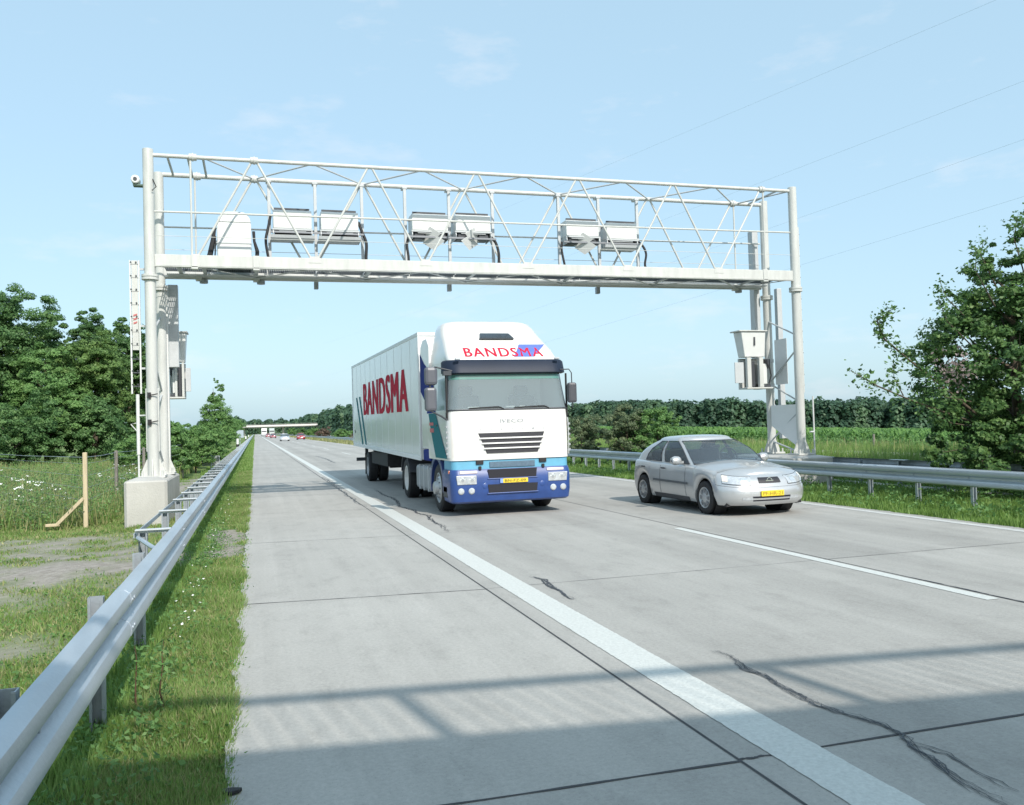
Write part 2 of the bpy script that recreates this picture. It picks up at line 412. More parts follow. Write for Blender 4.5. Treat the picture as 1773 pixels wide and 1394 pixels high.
xs = np.unique(np.concatenate([[-900, -500, -250, -130, -80], np.arange(-60, -10, 2.5), np.arange(-10, -.9, .22), np.arange(-.9, .07, .12), [.06, .08], [10.45, 10.55],
     np.arange(10.6, 17.3, .6), [17.4, 17.6, 17.65, 27.1, 27.3], np.arange(28, 34, 1), [40, 60, 90, 130, 180, 240, 320, 450, 700, 1200]]))
ys = np.unique(np.concatenate([[-200, -120, -60, -30], np.arange(-15, 0, 2.5), np.arange(0, 26, .25), np.arange(26, 60, 1.2), np.arange(60, 140, 6), [150, 200, 260, 330, 420, 520, 640, 800, 1100, 1700, 2600, 4000]]))
X, Y = np.meshgrid(xs, ys); Z = gz(X, Y)
nx, ny = len(xs), len(ys)
me = bpy.data.meshes.new('ground'); 
fs = [(j*nx+i, j*nx+i+1, (j+1)*nx+i+1, (j+1)*nx+i) for j in range(ny-1) for i in range(nx-1)]
me.from_pydata(np.stack([X, Y, Z], -1).reshape(-1, 3).tolist(), [], fs)
at_ = me.attributes.new('bare', 'FLOAT', 'POINT'); at_.data.foreach_set('value', bare(X, Y).ravel().astype(np.float32))
me.materials.append(GROUND); me.polygons.foreach_set('use_smooth', [True]*len(me.polygons))
g_o = bpy.data.objects.new('ground', me); COL.objects.link(g_o); structure(g_o)

# ------------------------------------------------------------------ road
def edge_wobble(y, s): return .012*math.sin(y*7.3+s)+.010*math.sin(y*17.1+s*2)+.006*math.sin(y*41+s)
mb = MB()
yy = list(np.arange(-10, 30, .1))+list(np.arange(30, 90, 2))+[120, 200, 400, 700, 1200, 2500]
L_, R_ = [], []
for y in yy:
    k = 1. if y < 30 else 0.
    L_.append((edge_wobble(y, 1)*k, y)); R_.append((10.62+edge_wobble(y, 4)*1.6*k, y))
n = len(yy)
vs = [(x, y, 0) for x, y in L_]+[(x, y, 0) for x, y in R_]+[(x, y, -.13) for x, y in L_]+[(x, y, -.13) for x, y in R_]
vs += [(-80, 0, 0)]*0
fs = []
for i in range(n-1):
    fs += [(i, n+i, n+i+1, i+1), (i, i+1, 2*n+i+1, 2*n+i), (n+i, 3*n+i, 3*n+i+1, n+i+1)]
mb.add(vs, fs); structure(mb.build('road', CONC, smooth=0))
mb = MB(); mb.box(17.7, 27.0, -80, 2500, -.16, .0); structure(mb.build('opposite_road', CONC, smooth=0))
def strip(mb, pts, wds, z):
    L = len(pts); vs = []
    for i, (x, y) in enumerate(pts):
        a = np.array(pts[max(i-1, 0)]); b = np.array(pts[min(i+1, L-1)]); d = b-a; d = d/np.linalg.norm(d); nrm = np.array([d[1], -d[0]])
        vs += [(x-nrm[0]*wds[i]/2, y-nrm[1]*wds[i]/2, z), (x+nrm[0]*wds[i]/2, y+nrm[1]*wds[i]/2, z)]
    mb.add(vs, [(2*i, 2*i+1, 2*i+3, 2*i+2) for i in range(L-1)])
def ragged_line(name, x0, x1, y0, y1, material, z=.004, amp=.0035):
    mb = MB(); pts = []
    yl = np.concatenate([np.arange(max(y0, -3), min(y1, 26), .035), [v for v in np.arange(26, min(y1, 120), 2) if v > y0], [y1]]) if y0 < 26 else np.array([y0, y1])
    yl = np.unique(np.concatenate([[y0], yl]))
    vs = []
    for y in yl:
        k = amp if y < 26 else 0
        vs += [(x0+random.uniform(-k, k), y, z), (x1+random.uniform(-k, k), y, z)]
    mb.add(vs, [(2*i, 2*i+1, 2*i+3, 2*i+2) for i in range(len(yl)-1)])
    o = mb.build(name, material, smooth=0); structure(o); return o
ragged_line('edge_line', 2.60, 2.885, -3, 1200, LINE)
ragged_line('outer_edge_line', 10.26, 10.42, -3, 1200, LINEW)
for k in range(-1, 30):
    y0 = 6.19+18*k
    if y0+6 > -2: ragged_line('lane_dash', 6.37, 6.51, max(y0, -3), y0+6, LINE, amp=.004)
mb = MB()
strip(mb, [(2.42, -5), (2.42, 9), (2.42, 30)], [.016, .016, .014], .003); strip(mb, [(2.42, 30), (2.42, 300)], [.03, .03], .003)
strip(mb, [(6.56, -5), (6.56, 8), (6.56, 40)], [.022, .016, .012], .003)
for k in range(-1, 14):
    y = 3.78+4.85*k; sk = .27 if k >= 1 else .05
    wd = .022 if k < 1 else .016 if k < 2 else .013
    pts = [(.02+2.4*t, y+sk*(1-t)+.004*math.sin(9*t+k)) for t in np.linspace(0, 1, 14)]
    strip(mb, pts, [wd*random.uniform(.5, 1.3) for _ in pts], .0035)
    if k < 6:
        for a, b in ((2.42, 2.6), (2.89, 10.25)):
            pts = [(a+(b-a)*t, y+.02+.05*((a+(b-a)*t-2.4)/8)*k+.005*math.sin(11*t+k)) for t in np.linspace(0, 1, 20)]
            strip(mb, pts, [wd*random.uniform(.45, 1.2)*(1 if k < 1 else .6) for _ in pts], .0035)
structure(mb.build('slab_joints', JOINT, smooth=0))
def crack(pts, wd, strands=3, jag=.03):
    mb = MB()
    for s in range(strands):
        q = []
        P = [Vector((*p, 0)) for p in pts]
        for i in range(len(P)-1):
            m = max(2, int((P[i+1]-P[i]).length/.045))
            for k in range(m): q.append(P[i].lerp(P[i+1], k/m))
        q.append(P[-1]); L = len(q); o = random.uniform(-1, 1)*wd*1.25*(s > 0); ph = random.random()*9
        pp = [(p.x+random.gauss(0, jag*.22)+o*math.sin(ph+i*.13)+math.sin(i*.31+ph)*jag*.5, p.y+random.gauss(0, jag*.2)) for i, p in enumerate(q)]
        ww = [wd*(.35+.65*abs(math.sin(i*.27+ph)))*random.uniform(.5, 1.1)*min(1, .25+4*min(i, L-1-i)/L)*(.62 if s == 0 else .42) for i in range(L)]
        strip(mb, pp, ww, .0055+.0004*s)
    structure(mb.build('sealed_crack', TAR, smooth=0))
crack([(3.33, 5.62), (3.35, 5.46), (3.28, 5.12), (3.31, 4.94), (3.28, 4.64), (3.27, 4.32), (3.3, 4.2), (3.39, 3.95), (3.38, 3.78), (3.3, 3.6), (3.27, 3.45), (3.22, 3.3), (3.19, 3.13), (3.2, 2.9)], .020, 7, .035)
crack([(3.32, 3.72), (3.40, 3.5), (3.36, 3.3), (3.34, 3.05)], .02, 2, .03)
crack([(3.06, 9.11), (3.1, 8.86), (3.06, 8.49), (3.05, 8.19), (3.02, 7.95), (3.05, 7.76)], .055, 3, .03)
crack([(3.35, 24.1), (3.28, 22.3), (3.33, 20.8), (3.27, 19.6), (3.1, 18.5), (3.17, 18.2), (3.27, 17.6), (3.2, 16.95), (3.29, 16.3), (3.22, 15.5), (3.18, 14.5), (3.1, 13.6)], .05, 3, .05)
crack([(2.47, 32.2), (2.50, 29.7), (2.46, 25.6), (2.42, 22.1), (2.40, 19.7), (2.43, 18.9)], .05, 2, .03)
crack([(6.565, 7.4), (6.57, 6.9), (6.57, 6.3), (6.58, 5.6)], .045, 1, .006)
crack([(4.05, 60), (4.2, 52), (4.1, 45)], .1, 2, .06)
mb = MB(); mb.box(14.35, 14.95, 9, 24, -.05, -.012); structure(mb.build('drain_gutter', PLINTH))
mb = MB(); mb.prism([(-.01, 4.275), (.03, 4.25), (.07, 4.265), (.085, 4.29), (.04, 4.31), (-.005, 4.31)], 'z', .004, .022)
tag(mb.build('rubber_scrap', DARK, bevel=.004), 'small black scrap of rubber lying on the edge of the hard shoulder', 'debris')

# ------------------------------------------------------------------ guard rails
PROF = [(0, .738), (.045, .735), (.078, .712), (.084, .668), (.070, .628), (.022, .602), (.018, .565), (.070, .535), (.084, .497), (.078, .452), (.045, .430), (0, .427)]
def rail_beam(x, s, y0, y1, dz=0., off=0., taper=False):
    mb = MB(); th = .004
    ring = lambda y, e: [(x+s*(p+off), y, z+dz) for p, z in PROF]+[(x+s*(p+off-th-.001), y, z+dz) for p, z in reversed(PROF)]
    mb.loft([ring(y0, 0), ring(y1, 0)], True, True, True)
    return mb
def sigma_post(x, y, ztop, s, zb=-.3):
    mb = MB(); t = .006
    pl = [(-.042, -.03), (-.026, -.03), (-.026, -.024), (-.036, -.024), (-.036, .024), (.036, .024), (.036, -.024), (.026, -.024), (.026, -.03), (.042, -.03), (.042, .03), (-.042, .03)]
    mb.prism([(x+s*a, y+b) for a, b in pl], 'z', zb, ztop)
    return mb
gr = thing('guardrail', (-.66, 0, 0), 'long galvanised guardrail in the grass beside the hard shoulder, with ladder-like spacers behind', 'guardrail')
def rel(mb, o=(.66, 0, 0)):
    mb.v = [(a+o[0], b+o[1], c+o[2]) for a, b, c in mb.v]; return mb
y = -6.2; i = 0
while y < 70:
    rb = rel(rail_beam(-.66, 1, y, y+4.16, off=.0035*(i % 2))).build('rail_beam', GALV, gr)
    if -3 < y < 24:
        for dy in (.04, .12):
            for p_, z_ in ((.084, .668), (.084, .497)):
                m2 = MB(); m2.lathe([(0, .014), (.006, .014), (.010, .008), (.010, .001)], (-.66+p_, y+dy, z_), 'x', 8); rel(m2).build('splice_bolt', GALVD, rb)
    y += 4.0; i += 1
mb = rail_beam(-.66, 1, y, 700); rel(mb).build('rail_beam', GALV, gr)
for yb in list(np.arange(-4.05, 9, 1.93)):
    rel(sigma_post(-.74, yb, .74, 1)).build('post', GALVD, gr)
    m2 = MB(); m2.lathe([(0, .016), (.012, .016), (.012, .001)], (.0, 0, 0), 'x', 6); m2.v = [(a-.66+.024, b+yb, c+.583) for a, b, c in m2.v]; rel(m2).build('bolt', GALVD, gr)
yr = [9.45, 11.7, 13.65]+[15.15+1.4*k for k in range(26)]
far = MB()
for k, yb in enumerate(yr):
    rel(sigma_post(-.93, yb+.02, .70, 1)).build('post', GALVD, gr)
    m2 = MB(); m2.box(-1.0, -.655, yb-.045, yb+.045, .728, .738); m2.box(-1.0, -.655, yb-.006, yb+.006, .70, .728)
    rel(m2).build('spacer', mat('bright zinc', (.66, .69, .72), .5, .25, .1, 5), gr, 0)
for k in range(300):
    yb = 52.9+1.4*k; far.box(-.985+.66, .0, yb-.045, yb+.045, .715, .737); far.box(-.98+.66, -.88+.66, yb-.02, yb+.02, -.2, .7)
o = far.build('spacer_run', GALV, gr, 0); o['kind'] = 'stuff'
m2 = MB(); m2.box(-1.015, -1.003, 9.42, 700, .655, .70); rel(m2).build('rear_band', GALV, gr, 0)
m2 = MB(); m2.tube([(-.97, 9.40, .66), (-.80, 9.05, .60), (-.675, 8.75, .58)], .022, 8); rel(m2).build('end_brace', GALV, gr)

gr2 = thing('guardrail', (12.22, 0, 0), 'galvanised guardrail on the median, behind the silver hatchback and before the low plinth', 'guardrail')
def rel2(mb): return rel(mb, (-12.22, 0, 0))
y = 3.0; i = 0
while y < 60:
    rel2(rail_beam(12.22, -1, y, y+4.16, dz=-.075, off=.0035*(i % 2))).build('rail_beam', GALV, gr2); y += 4.0; i += 1
rel2(rail_beam(12.22, -1, y, 700, dz=-.075)).build('rail_beam', GALV, gr2)
pf = MB()
for k in range(-5, 40):
    yb = 12.3+1.33*k; rel2(sigma_post(12.29, yb, .65, -1)).build('post', GALV, gr2)
    if k < 20:
        m2 = MB(); m2.lathe([(0, .016), (-.012, .016), (-.012, .001)], (12.2, yb, .51), 'x', 6); rel2(m2).build('bolt', GALVD, gr2)
for k in range(40, 300):
    yb = 12.3+1.33*k; pf.box(12.24-12.22, 12.34-12.22, yb-.03, yb+.03, -.2, .65)
o = pf.build('post_run', GALVD, gr2, 0); o['kind'] = 'stuff'
gr3 = thing('guardrail', (14.55, 0, 0), 'second guardrail behind the gantry plinth, seen from the back under the big leafy tree', 'guardrail')
def rel3(mb): return rel(mb, (-14.55, 0, 0))
rel3(rail_beam(14.55, 1, -5, 18.0, dz=-.13)).build('rail_beam', GALVD, gr3); rel3(rail_beam(14.55, 1, 18.0, 500, dz=-.13, off=.004)).build('rail_beam', GALVD, gr3)
for k in range(0, 30):
    yb = 6.0+1.33*k; rel3(sigma_post(14.46, yb, .58, 1)).build('post', GALVD, gr3)
    if k % 2 == 0 and k > 3:
        m2 = MB(); m2.box(14.40, 14.53, yb-.26, yb+.26, .60, .615); rel3(m2).build('spacer', GALV, gr3, 0)
# ------------------------------------------------------------------ plinths
def oct_ring(x0, x1, y0, y1, c, z): return [(x0+c, y0, z), (x1-c, y0, z), (x1, y0+c, z), (x1, y1-c, z), (x1-c, y1, z), (x0+c, y1, z), (x0, y1-c, z), (x0, y0+c, z)]
def plinth(name, x0, x1, y0, y1, z0, z1, label, c=.05, crown=.06):
    mb = MB(); d = .10
    mb.loft([oct_ring(x0, x1, y0, y1, c, z0), oct_ring(x0, x1, y0, y1, c, z1-.03), oct_ring(x0+.02, x1-.02, y0+.02, y1-.02, c, z1),
             oct_ring(x0+.22, x1-.22, y0+.25, y1-.25, c, z1+crown)], True, True, True)
    return tag(mb.build(name, PLINTH, smooth=30), label, 'plinth')
plinth('gantry_plinth', -2.29, -1.50, 18.25, 21.2, -.4, .80, 'tall concrete plinth carrying the gantry legs in the grass behind the guardrail')
plinth('gantry_plinth', 12.85, 13.98, 18.35, 21.2, -.3, .66, 'low concrete plinth under the gantry legs on the median, behind the silver hatchback', .05, .04)

# ------------------------------------------------------------------ gantry
YF, YR = 19.0, 20.4
ga = thing('toll_gantry', (-1.8, 19, .8), 'pale grey steel truss gantry on four round legs spanning the carriageway', 'gantry')
def gp(mb, name, m=GPAINT, smooth=40, bevel=0):
    mb.v = [(a+1.8, b-19, c-.8) for a, b, c in mb.v]; return mb.build(name, m, ga, smooth, bevel)
LEGS = [(-1.82, YF, .80, 7.58), (-1.76, YR, .80, 7.50), (13.52, YF, .68, 7.56), (13.58, YR, .68, 7.56)]
for x, y, zb, zt in LEGS:
    mb = MB(); mb.lathe([(0, .112), (zt-zb, .106), (zt-zb+.006, .10), (zt-zb+.006, .001)], (x, y, zb), 'z', 28)
    leg = gp(mb, 'leg')
    mb = MB(); mb.lathe([(zf, r) for zf, r in ((-.055, .112), (-.055, .165), (-.008, .165), (-.008, .150), (.008, .150), (.008, .165), (.055, .165), (.055, .112))], (x, y, 4.93), 'z', 24)
    gp(mb, 'flange').parent = leg
    bpy.data.objects[-1] if False else None
    mb = MB(); mb.box(x-.24, x+.24, y-.24, y+.24, zb+.03, zb+.07)
    for k in range(4):
        a = k*math.pi/2+math.pi/4*0
        c, s_ = math.cos(a), math.sin(a)
        P = [(x+c*.10, y+s_*.10, zb+.40), (x+c*.125, y+s_*.125, zb+.40), (x+c*.24, y+s_*.24, zb+.12), (x+c*.24, y+s_*.24, zb+.07), (x+c*.10, y+s_*.10, zb+.07)]
        o = Vector((-s_, c, 0))*.009
        n_ = len(P); vs = [Vector(p)+o for p in P]+[Vector(p)-o for p in P]
        mb.add(vs, [tuple(range(n_)), tuple(range(2*n_-1, n_-1, -1))]+[(i, (i+1) % n_, n_+(i+1) % n_, n_+i) for i in range(n_)])
    for dx in (-.19, .19):
        for dy in (-.19, .19): mb.lathe([(0, .022), (.11, .022), (.11, .001)], (x+dx, y+dy, zb+.06), 'z', 8)
    gp(mb, 'foot_plate').parent = leg
for o in [o for o in COL.objects if o.name.startswith(('flange', 'foot_plate'))]: pass
NT = [.28, 2.73, 5.16, 7.64, 10.14, 12.62]        # upper truss nodes
NB = [-.95, 1.49, 3.92, 6.33, 8.85, 11.30]        # lower truss nodes
ZT, ZB0, ZB1 = 7.47, 5.17, 5.41
for y, r in ((YF, .043), (YR, .052)):
    mb = MB(); mb.tube([(-1.78, y, ZT), (13.5, y, ZT)], r, 14); gp(mb, 'top_chord')
    for x in (-.95, .28, 12.62):
        mb = MB(); mb.tube([(x-.075, y, ZT), (x+.075, y, ZT)], r+.03, 14); mb.tube([(x-.012, y, ZT), (x+.012, y, ZT)], r+.045, 14); gp(mb, 'chord_sleeve')
    mb = MB(); mb.box(-1.72, 13.42, y-.055, y+.055, ZB0, ZB1); ch = gp(mb, 'bottom_chord', bevel=.012)
    mb = MB(); mb.box(-1.72, 13.42, y-.075 if y == YF else y-.02, y+.02 if y == YF else y+.075, ZB0-.018, ZB0-.003); gp(mb, 'chord_lip')
    tr = .024 if y == YF else .026
    seq = []
    for i in range(6):
        seq += [(NB[i], NT[i])]
        if i < 5: seq += [(NB[i+1], NT[i])]
    for b, t in seq:
        sg = 1 if t > b else -1
        mb = MB(); mb.tube([(b+.06*sg, y, ZB1-.03), (t-.05*sg, y, ZT-.02)], tr, 8); gp(mb, 'truss_brace')
    for x in (-1.0, 12.66):
        mb = MB(); mb.tube([(x, y, ZB1-.02), (x, y, ZT)], .022, 8); gp(mb, 'truss_post')
    mb = MB(); mb.tube([(-1.72, y, 6.30), (13.42, y, 6.40)], .021, 8); gp(mb, 'handrail')
    mb = MB(); mb.tube([(-1.72, y, 5.80), (13.42, y, 5.82)], .006, 6); gp(mb, 'safety_wire')
    for x in NB[1:]:
        yy_ = y-.062; mb = MB()
        mb.prism([(x-.14, ZB1-.11), (x+.14, ZB1-.11), (x+.10, ZB1+.03), (x-.10, ZB1+.03)], 'y', yy_, yy_+.006); gp(mb, 'gusset_plate')
    for x in (-.95, .28, 12.62):
        mb = MB(); mb.box(x-.07, x+.07, y-.075, y+.075, ZB0-.06, ZB1+.012); gp(mb, 'splice_collar', bevel=.01)
for i in range(5):                                    # zigzag between the two upper chords
    for a, b in ((NT[i], NB[i+1]), (NB[i+1], NT[i+1])):
        ya, yb = (YR, YF) if a in NT else (YF, YR)
        mb = MB(); mb.tube([(a, ya, ZT), (b, yb, ZT)], .019, 8); gp(mb, 'wind_brace', GPAINT2)
for x in (-1.45, -1.05, -.75, 13.1):
    mb = MB(); mb.tube([(x, YF, ZT), (x, YR, ZT)], .026, 8); gp(mb, 'cross_tie', GPAINT2)
mb = MB(); mb.tube([(12.75, YR, ZT), (13.45, YF, ZT)], .02, 8); gp(mb, 'wind_brace', GPAINT2)
mb = MB(); mb.tube([(NB[0]+.2, YF, ZT), (NT[0], YR, ZT)], .019, 8); gp(mb, 'wind_brace', GPAINT2)
for i in range(14):                                   # walkway grating panels between the lower chords
    x0 = -1.6+1.07*i
    mb = MB()
    mb.box(x0, x0+1.045, YF+.34, YF+.38, 5.255, 5.295); mb.box(x0, x0+1.045, YR-.38, YR-.34, 5.255, 5.295)
    for k in range(26): mb.box(x0+.04*k, x0+.04*k+.012, YF+.38, YR-.38, 5.262, 5.295)
    for k in range(3): mb.box(x0, x0+1.045, YF+.52+.17*k, YF+.53+.17*k, 5.268, 5.288)
    gp(mb, 'walkway_grating', mat('grating dark', (.10, .12, .14), .6, .3), 0)
for y_, wd in ((YF+.20, .26), (YR-.20, .26)):
    mb = MB(); mb.box(-1.6, 13.4, y_-wd/2, y_+wd/2, 5.20, 5.214); gp(mb, 'flange_plate', GPAINT2, 0)
for i in range(6):
    for a, b in ((NB[i], NT[i]), (NT[i], NB[i+1] if i < 5 else 13.4)):
        ya, yb = (YF+.05, YR-.05) if a in NB else (YR-.05, YF+.05)
        mb = MB(); mb.bar((a, ya, 5.186), (b, yb, 5.186), .06, .012); gp(mb, 'floor_brace', GPAINT2, 0)
for x in (-1.3, -.8, .28, 2.73, 5.16, 7.64, 10.14, 12.62):
    mb = MB(); mb.box(x-.04, x+.04, YF+.06, YR-.06, 5.222, 5.25); gp(mb, 'cross_beam', GPAINT2, 0)
for x in (1.62, 4.80, 8.70):
    mb = MB(); mb.box(x-.05, x+.05, YR+.08, YR+.20, 4.99, 5.16); gp(mb, 'clamp_block', STEELG, 0, .01)
for x in (-.95, .28, 12.62):
    mb = MB(); mb.lathe([(0, .001), (0, .09), (.07, .09), (.07, .001)], (x+.1, YR, 5.06), 'z', 14); gp(mb, 'drain_boss', STEELG)
for x in (.59, 1.62, 2.69, 3.71, 4.78, 5.87, 7.59, 8.67, 9.74):
    mb = MB(); mb.box(x-.035, x+.035, YR-.16, YR-.09, ZB1-.1, ZT-.03); mb.box(x-.06, x+.06, YR-.17, YR+.05, ZT-.09, ZT-.035)
    gp(mb, 'equipment_post', GPAINT2, 0, .006)
for xa, xb in ((.60, 2.68), (3.72, 5.86), (7.60, 9.73)):
    mb = MB(); mb.box(xa, xb, YR-.46, YR-.42, 6.16, 6.20); mb.box(xa, xb, YR-.12, YR-.08, 6.62, 6.66); gp(mb, 'carrier_rail', mat('carrier grey', (.22, .23, .25), .5, .3), 0)
# braces and cover sheets between the two median legs
for a, b in (((13.56, YR, 4.30), (13.52, YF, 3.75)), ((13.52, YF, 3.45), (13.57, YR, 2.6)), ((13.57, YR, 2.6), (13.52, YF, 2.05)), ((13.52, YF, 1.85), (13.57, YR, 1.05)), ((13.57, YR, 1.05), (13.52, YF, .75)),
             ((-1.76, YR, 4.3), (-1.82, YF, 3.75)), ((-1.82, YF, 3.45), (-1.76, YR, 2.6)), ((-1.76, YR, 2.6), (-1.82, YF, 2.05)), ((-1.82, YF, 1.85), (-1.76, YR, 1.05))):
    mb = MB(); mb.tube([a, b], .022, 8); gp(mb, 'leg_brace', GPAINT2)
mb = MB(); mb.prism([(YF+.1, 2.0), (YR-.1, 2.0), (YR-.1, 1.45), (YF+.1, .88)], 'x', 13.52, 13.528); gp(mb, 'cover_sheet', mat('pale sheet', (.80, .80, .80), .5, 0, .05, 2), 0)
mb = MB(); mb.prism([(YF+.60, 3.75), (YR-.25, 3.75), (YR-.25, 2.55), (YF+.60, 2.55)], 'x', 13.60, 13.608); gp(mb, 'cover_sheet', mat('pale sheet', (.80, .80, .80), .5, 0, .05, 2), 0)
mb = MB(); mb.box(13.26, 13.44, 20.50, 20.72, 2.45, 6.78); gp(mb, 'cable_duct', GPAINT2, 0, .01)
mb = MB(); mb.box(13.92, 14.07, 20.42, 20.56, 1.1, 5.2); gp(mb, 'cable_duct', GPAINT2, 0, .01)
mb = MB(); mb.box(-1.70, -1.62, 20.42, 20.56, 1.05, 4.9); gp(mb, 'cable_duct', WHITEB, 0, .008)
mb = MB(); mb.box(-1.63, -1.42, 20.6, 20.8, 3.2, 5.05); gp(mb, 'cable_duct', GPAINT2, 0, .01)
# grey box sections on the near leg of the verge side
mb = MB(); mb.box(-1.95, -1.69, YF-.02, YF+.1, 1.35, 2.65); gp(mb, 'leg_casing', GPAINT, 0, .015)
for z in (2.50, 1.95):
    mb = MB(); mb.box(-1.90, -1.83, YF-.145, YF-.11, z-.06, z+.06); mb.tube([(-1.86, YF-.15, z), (-1.70, YF-.15, z+.03)], .012, 6); gp(mb, 'clamp', DARK, 0)
mb = MB(); mb.tube([(-1.73, YF-.06, 6.95), (-1.66, YF-.12, 6.78), (-1.74, YF-.12, 6.70)], .012, 6); gp(mb, 'loose_cable', DARK)

# ------------------------------------------------------------------ things fixed to the gantry
GP_ = 'camera units hung in the gantry'
def scan_unit(x0, x1, z0, z1, label, flap=None):
    t = thing('camera_unit', ((x0+x1)/2, 20.16, z0), label, 'camera unit', GP_)
    w_ = (x1-x0)/2*.96; h = (z1-z0)*.9
    mb = MB(); mb.prism([(-.20, 0), (.30, 0), (.34, .12), (.34, h), (-.16, h), (-.20, h-.04)], 'x', -w_, w_); mb.build('housing', WHITEB, t, 30, .012)
    mb = MB(); mb.box(-w_*.95, w_*.9, -.14, -.10, h+.004, h+.05); mb.box(-w_*.35, w_*.15, -.15, -.08, h+.01, h+.035); mb.build('top_bracket', DARKG, t, 0)
    mb = MB(); mb.prism([(-.17, -.01), (.3, -.01), (.3, -.17), (-.02, -.17)], 'x', -w_*.92, w_*.92); mb.build('lens_bay', DARK, t, 0)
    for sx in (-1, 1):
        mb = MB(); mb.prism([(-.20, -.005), (.3, -.005), (.3, -.20), (-.20, -.20), (-.24, -.12)], 'x', sx*w_-.01, sx*w_+.01); mb.build('side_cheek', GPAINT2, t, 0)
    mb = MB(); mb.box(-w_-.02, w_+.02, -.225, -.18, -.045, -.01); mb.box(-w_*.7, w_*.7, -.205, -.19, -.075, -.05); mb.build('front_rail', GPAINT2, t, 0)
    if flap is None:
        mb = MB(); mb.prism([(-.235, -.155), (-.215, -.155), (-.19, -.205), (.30, -.215), (.30, -.228), (-.215, -.222)], 'x', -w_-.06, w_+.06); mb.build('lower_tray', GPAINT2, t, 0)
        mb = MB(); mb.lathe([(0, .001), (0, .045), (.05, .045), (.05, .001)], (0, -.16, -.10), 'y', 14); mb.build('lens', DARKG, t)
    else:
        a = flap
        mb = MB()
        for k, off in enumerate((0, .15)):
            c = Vector((a*(-.02+off*.7), -.16, -.12-off)); d = Vector((a*.24, -.06, -.17)); e = Vector((-a*.13, .12, -.11)) if k == 0 else Vector((-a*.12, .10, -.09))
            vs = [c-d*.5-e, c+d*.5-e, c+d*.5+e, c-d*.5+e]; o_ = Vector((0, .02, .012))
            mb.add([*vs, *[v+o_ for v in vs]], [(0, 1, 2, 3), (7, 6, 5, 4), (0, 4, 5, 1), (1, 5, 6, 2), (2, 6, 7, 3), (3, 7, 4, 0)])
        mb.build('open_flap', WHITEB, t, 0)
        for xa, xb in ((-.9, -.25), (.3, .9)):
            mb = MB(); mb.box(w_*xa, w_*xb, -.17, .2, -.20, -.02); mb.build('lens_block', DARKG, t, 30, .03)
    for sx in ((-1,) if label.endswith('|l') else (1,) if label.endswith('|r') else ()):
        pass
    return t
def cable(pts, r, label):
    mb = MB(); P = [Vector(p) for p in pts]; q = []
    for i in range(len(P)-1):
        for k in range(5):
            t = k/5; p0 = P[max(i-1, 0)]; p1 = P[i]; p2 = P[i+1]; p3 = P[min(i+2, len(P)-1)]
            q.append(.5*((2*p1)+(-p0+p2)*t+(2*p0-5*p1+4*p2-p3)*t*t+(-p0+3*p1-3*p2+p3)*t**3))
    q.append(P[-1]); mb.tube(q, r, 8)
    return tag(mb.build('cable', DARK, None, 60), label, 'cable', 'black cables in the gantry')
scan_unit(.65, 1.53, 6.27, 6.74, 'white camera unit with grey tray, first along the gantry from the cabinet')
scan_unit(1.70, 2.58, 6.27, 6.74, 'white camera unit with grey tray, second along from the cabinet in the gantry')
scan_unit(3.80, 4.70, 6.34, 6.78, 'white camera unit with open flap tilting down to the right, above the lorry trailer', 1)
scan_unit(4.85, 5.75, 6.36, 6.80, 'white camera unit with open flap tilting down to the left, over the lorry cab', -1)
scan_unit(7.66, 8.56, 6.34, 6.78, 'white camera unit with open flap, second from the hatchback end of the gantry', 1)
scan_unit(8.74, 9.60, 6.30, 6.76, 'white camera unit with grey tray, last one on the hatchback side of the gantry')
cable([(.62, 20.1, 6.6), (.56, 20.05, 6.3), (.50, 20.0, 6.0), (.53, 20.0, 5.7), (.58, 20.0, 5.42)], .03, 'black cable hanging beside the first camera unit, next to the cabinet')
cable([(2.58, 20.1, 6.5), (2.66, 20.05, 6.25), (2.74, 20.0, 6.0), (2.73, 20.0, 5.7), (2.72, 20.0, 5.4)], .035, 'black cable hanging at the free side of the second tray camera unit')
cable([(3.75, 20.1, 6.2), (3.70, 20.05, 6.0), (3.72, 20.0, 5.7), (3.72, 20.0, 5.42)], .03, 'straight black cable hanging under the flap unit above the trailer')
cable([(5.78, 20.1, 6.25), (5.88, 20.05, 6.1), (5.93, 20.0, 5.8), (5.90, 20.0, 5.42)], .035, 'black cable bowed down from the flap unit over the lorry cab')
cable([(7.60, 20.1, 6.2), (7.57, 20.05, 6.0), (7.60, 20.0, 5.7), (7.66, 20.0, 5.42)], .03, 'black cable under the flap unit near the hatchback end')
cable([(9.62, 20.1, 6.3), (9.76, 20.05, 6.18), (9.84, 20.0, 5.95), (9.80, 20.0, 5.65), (9.92, 20.0, 5.42)], .03, 'curly black cable under the last camera unit of the gantry')
t = thing('control_cabinet', (-.16, 19.95, 5.3), 'white domed control cabinet standing on the gantry walkway', 'cabinet')
mb = MB(); mb.box(-.37, .35, -.25, .25, 0, 1.0); mb.build('body', WHITEB, t, 30, .03)
mb = MB(); mb.loft([[(x*s, y*s2, z) for x, y in ((-.37, -.25), (.35, -.25), (.35, .25), (-.37, .25))] for s, s2, z in ((1, 1, 1.003), (.9, .9, 1.12), (.62, .62, 1.24), (.3, .3, 1.28))], True, True, True); mb.build('dome_lid', WHITEB, t, 60, .02)
mb = MB(); mb.box(-.38, .36, -.262, -.25, .53, .55); mb.build('door_seam', GPAINT2, t, 0)
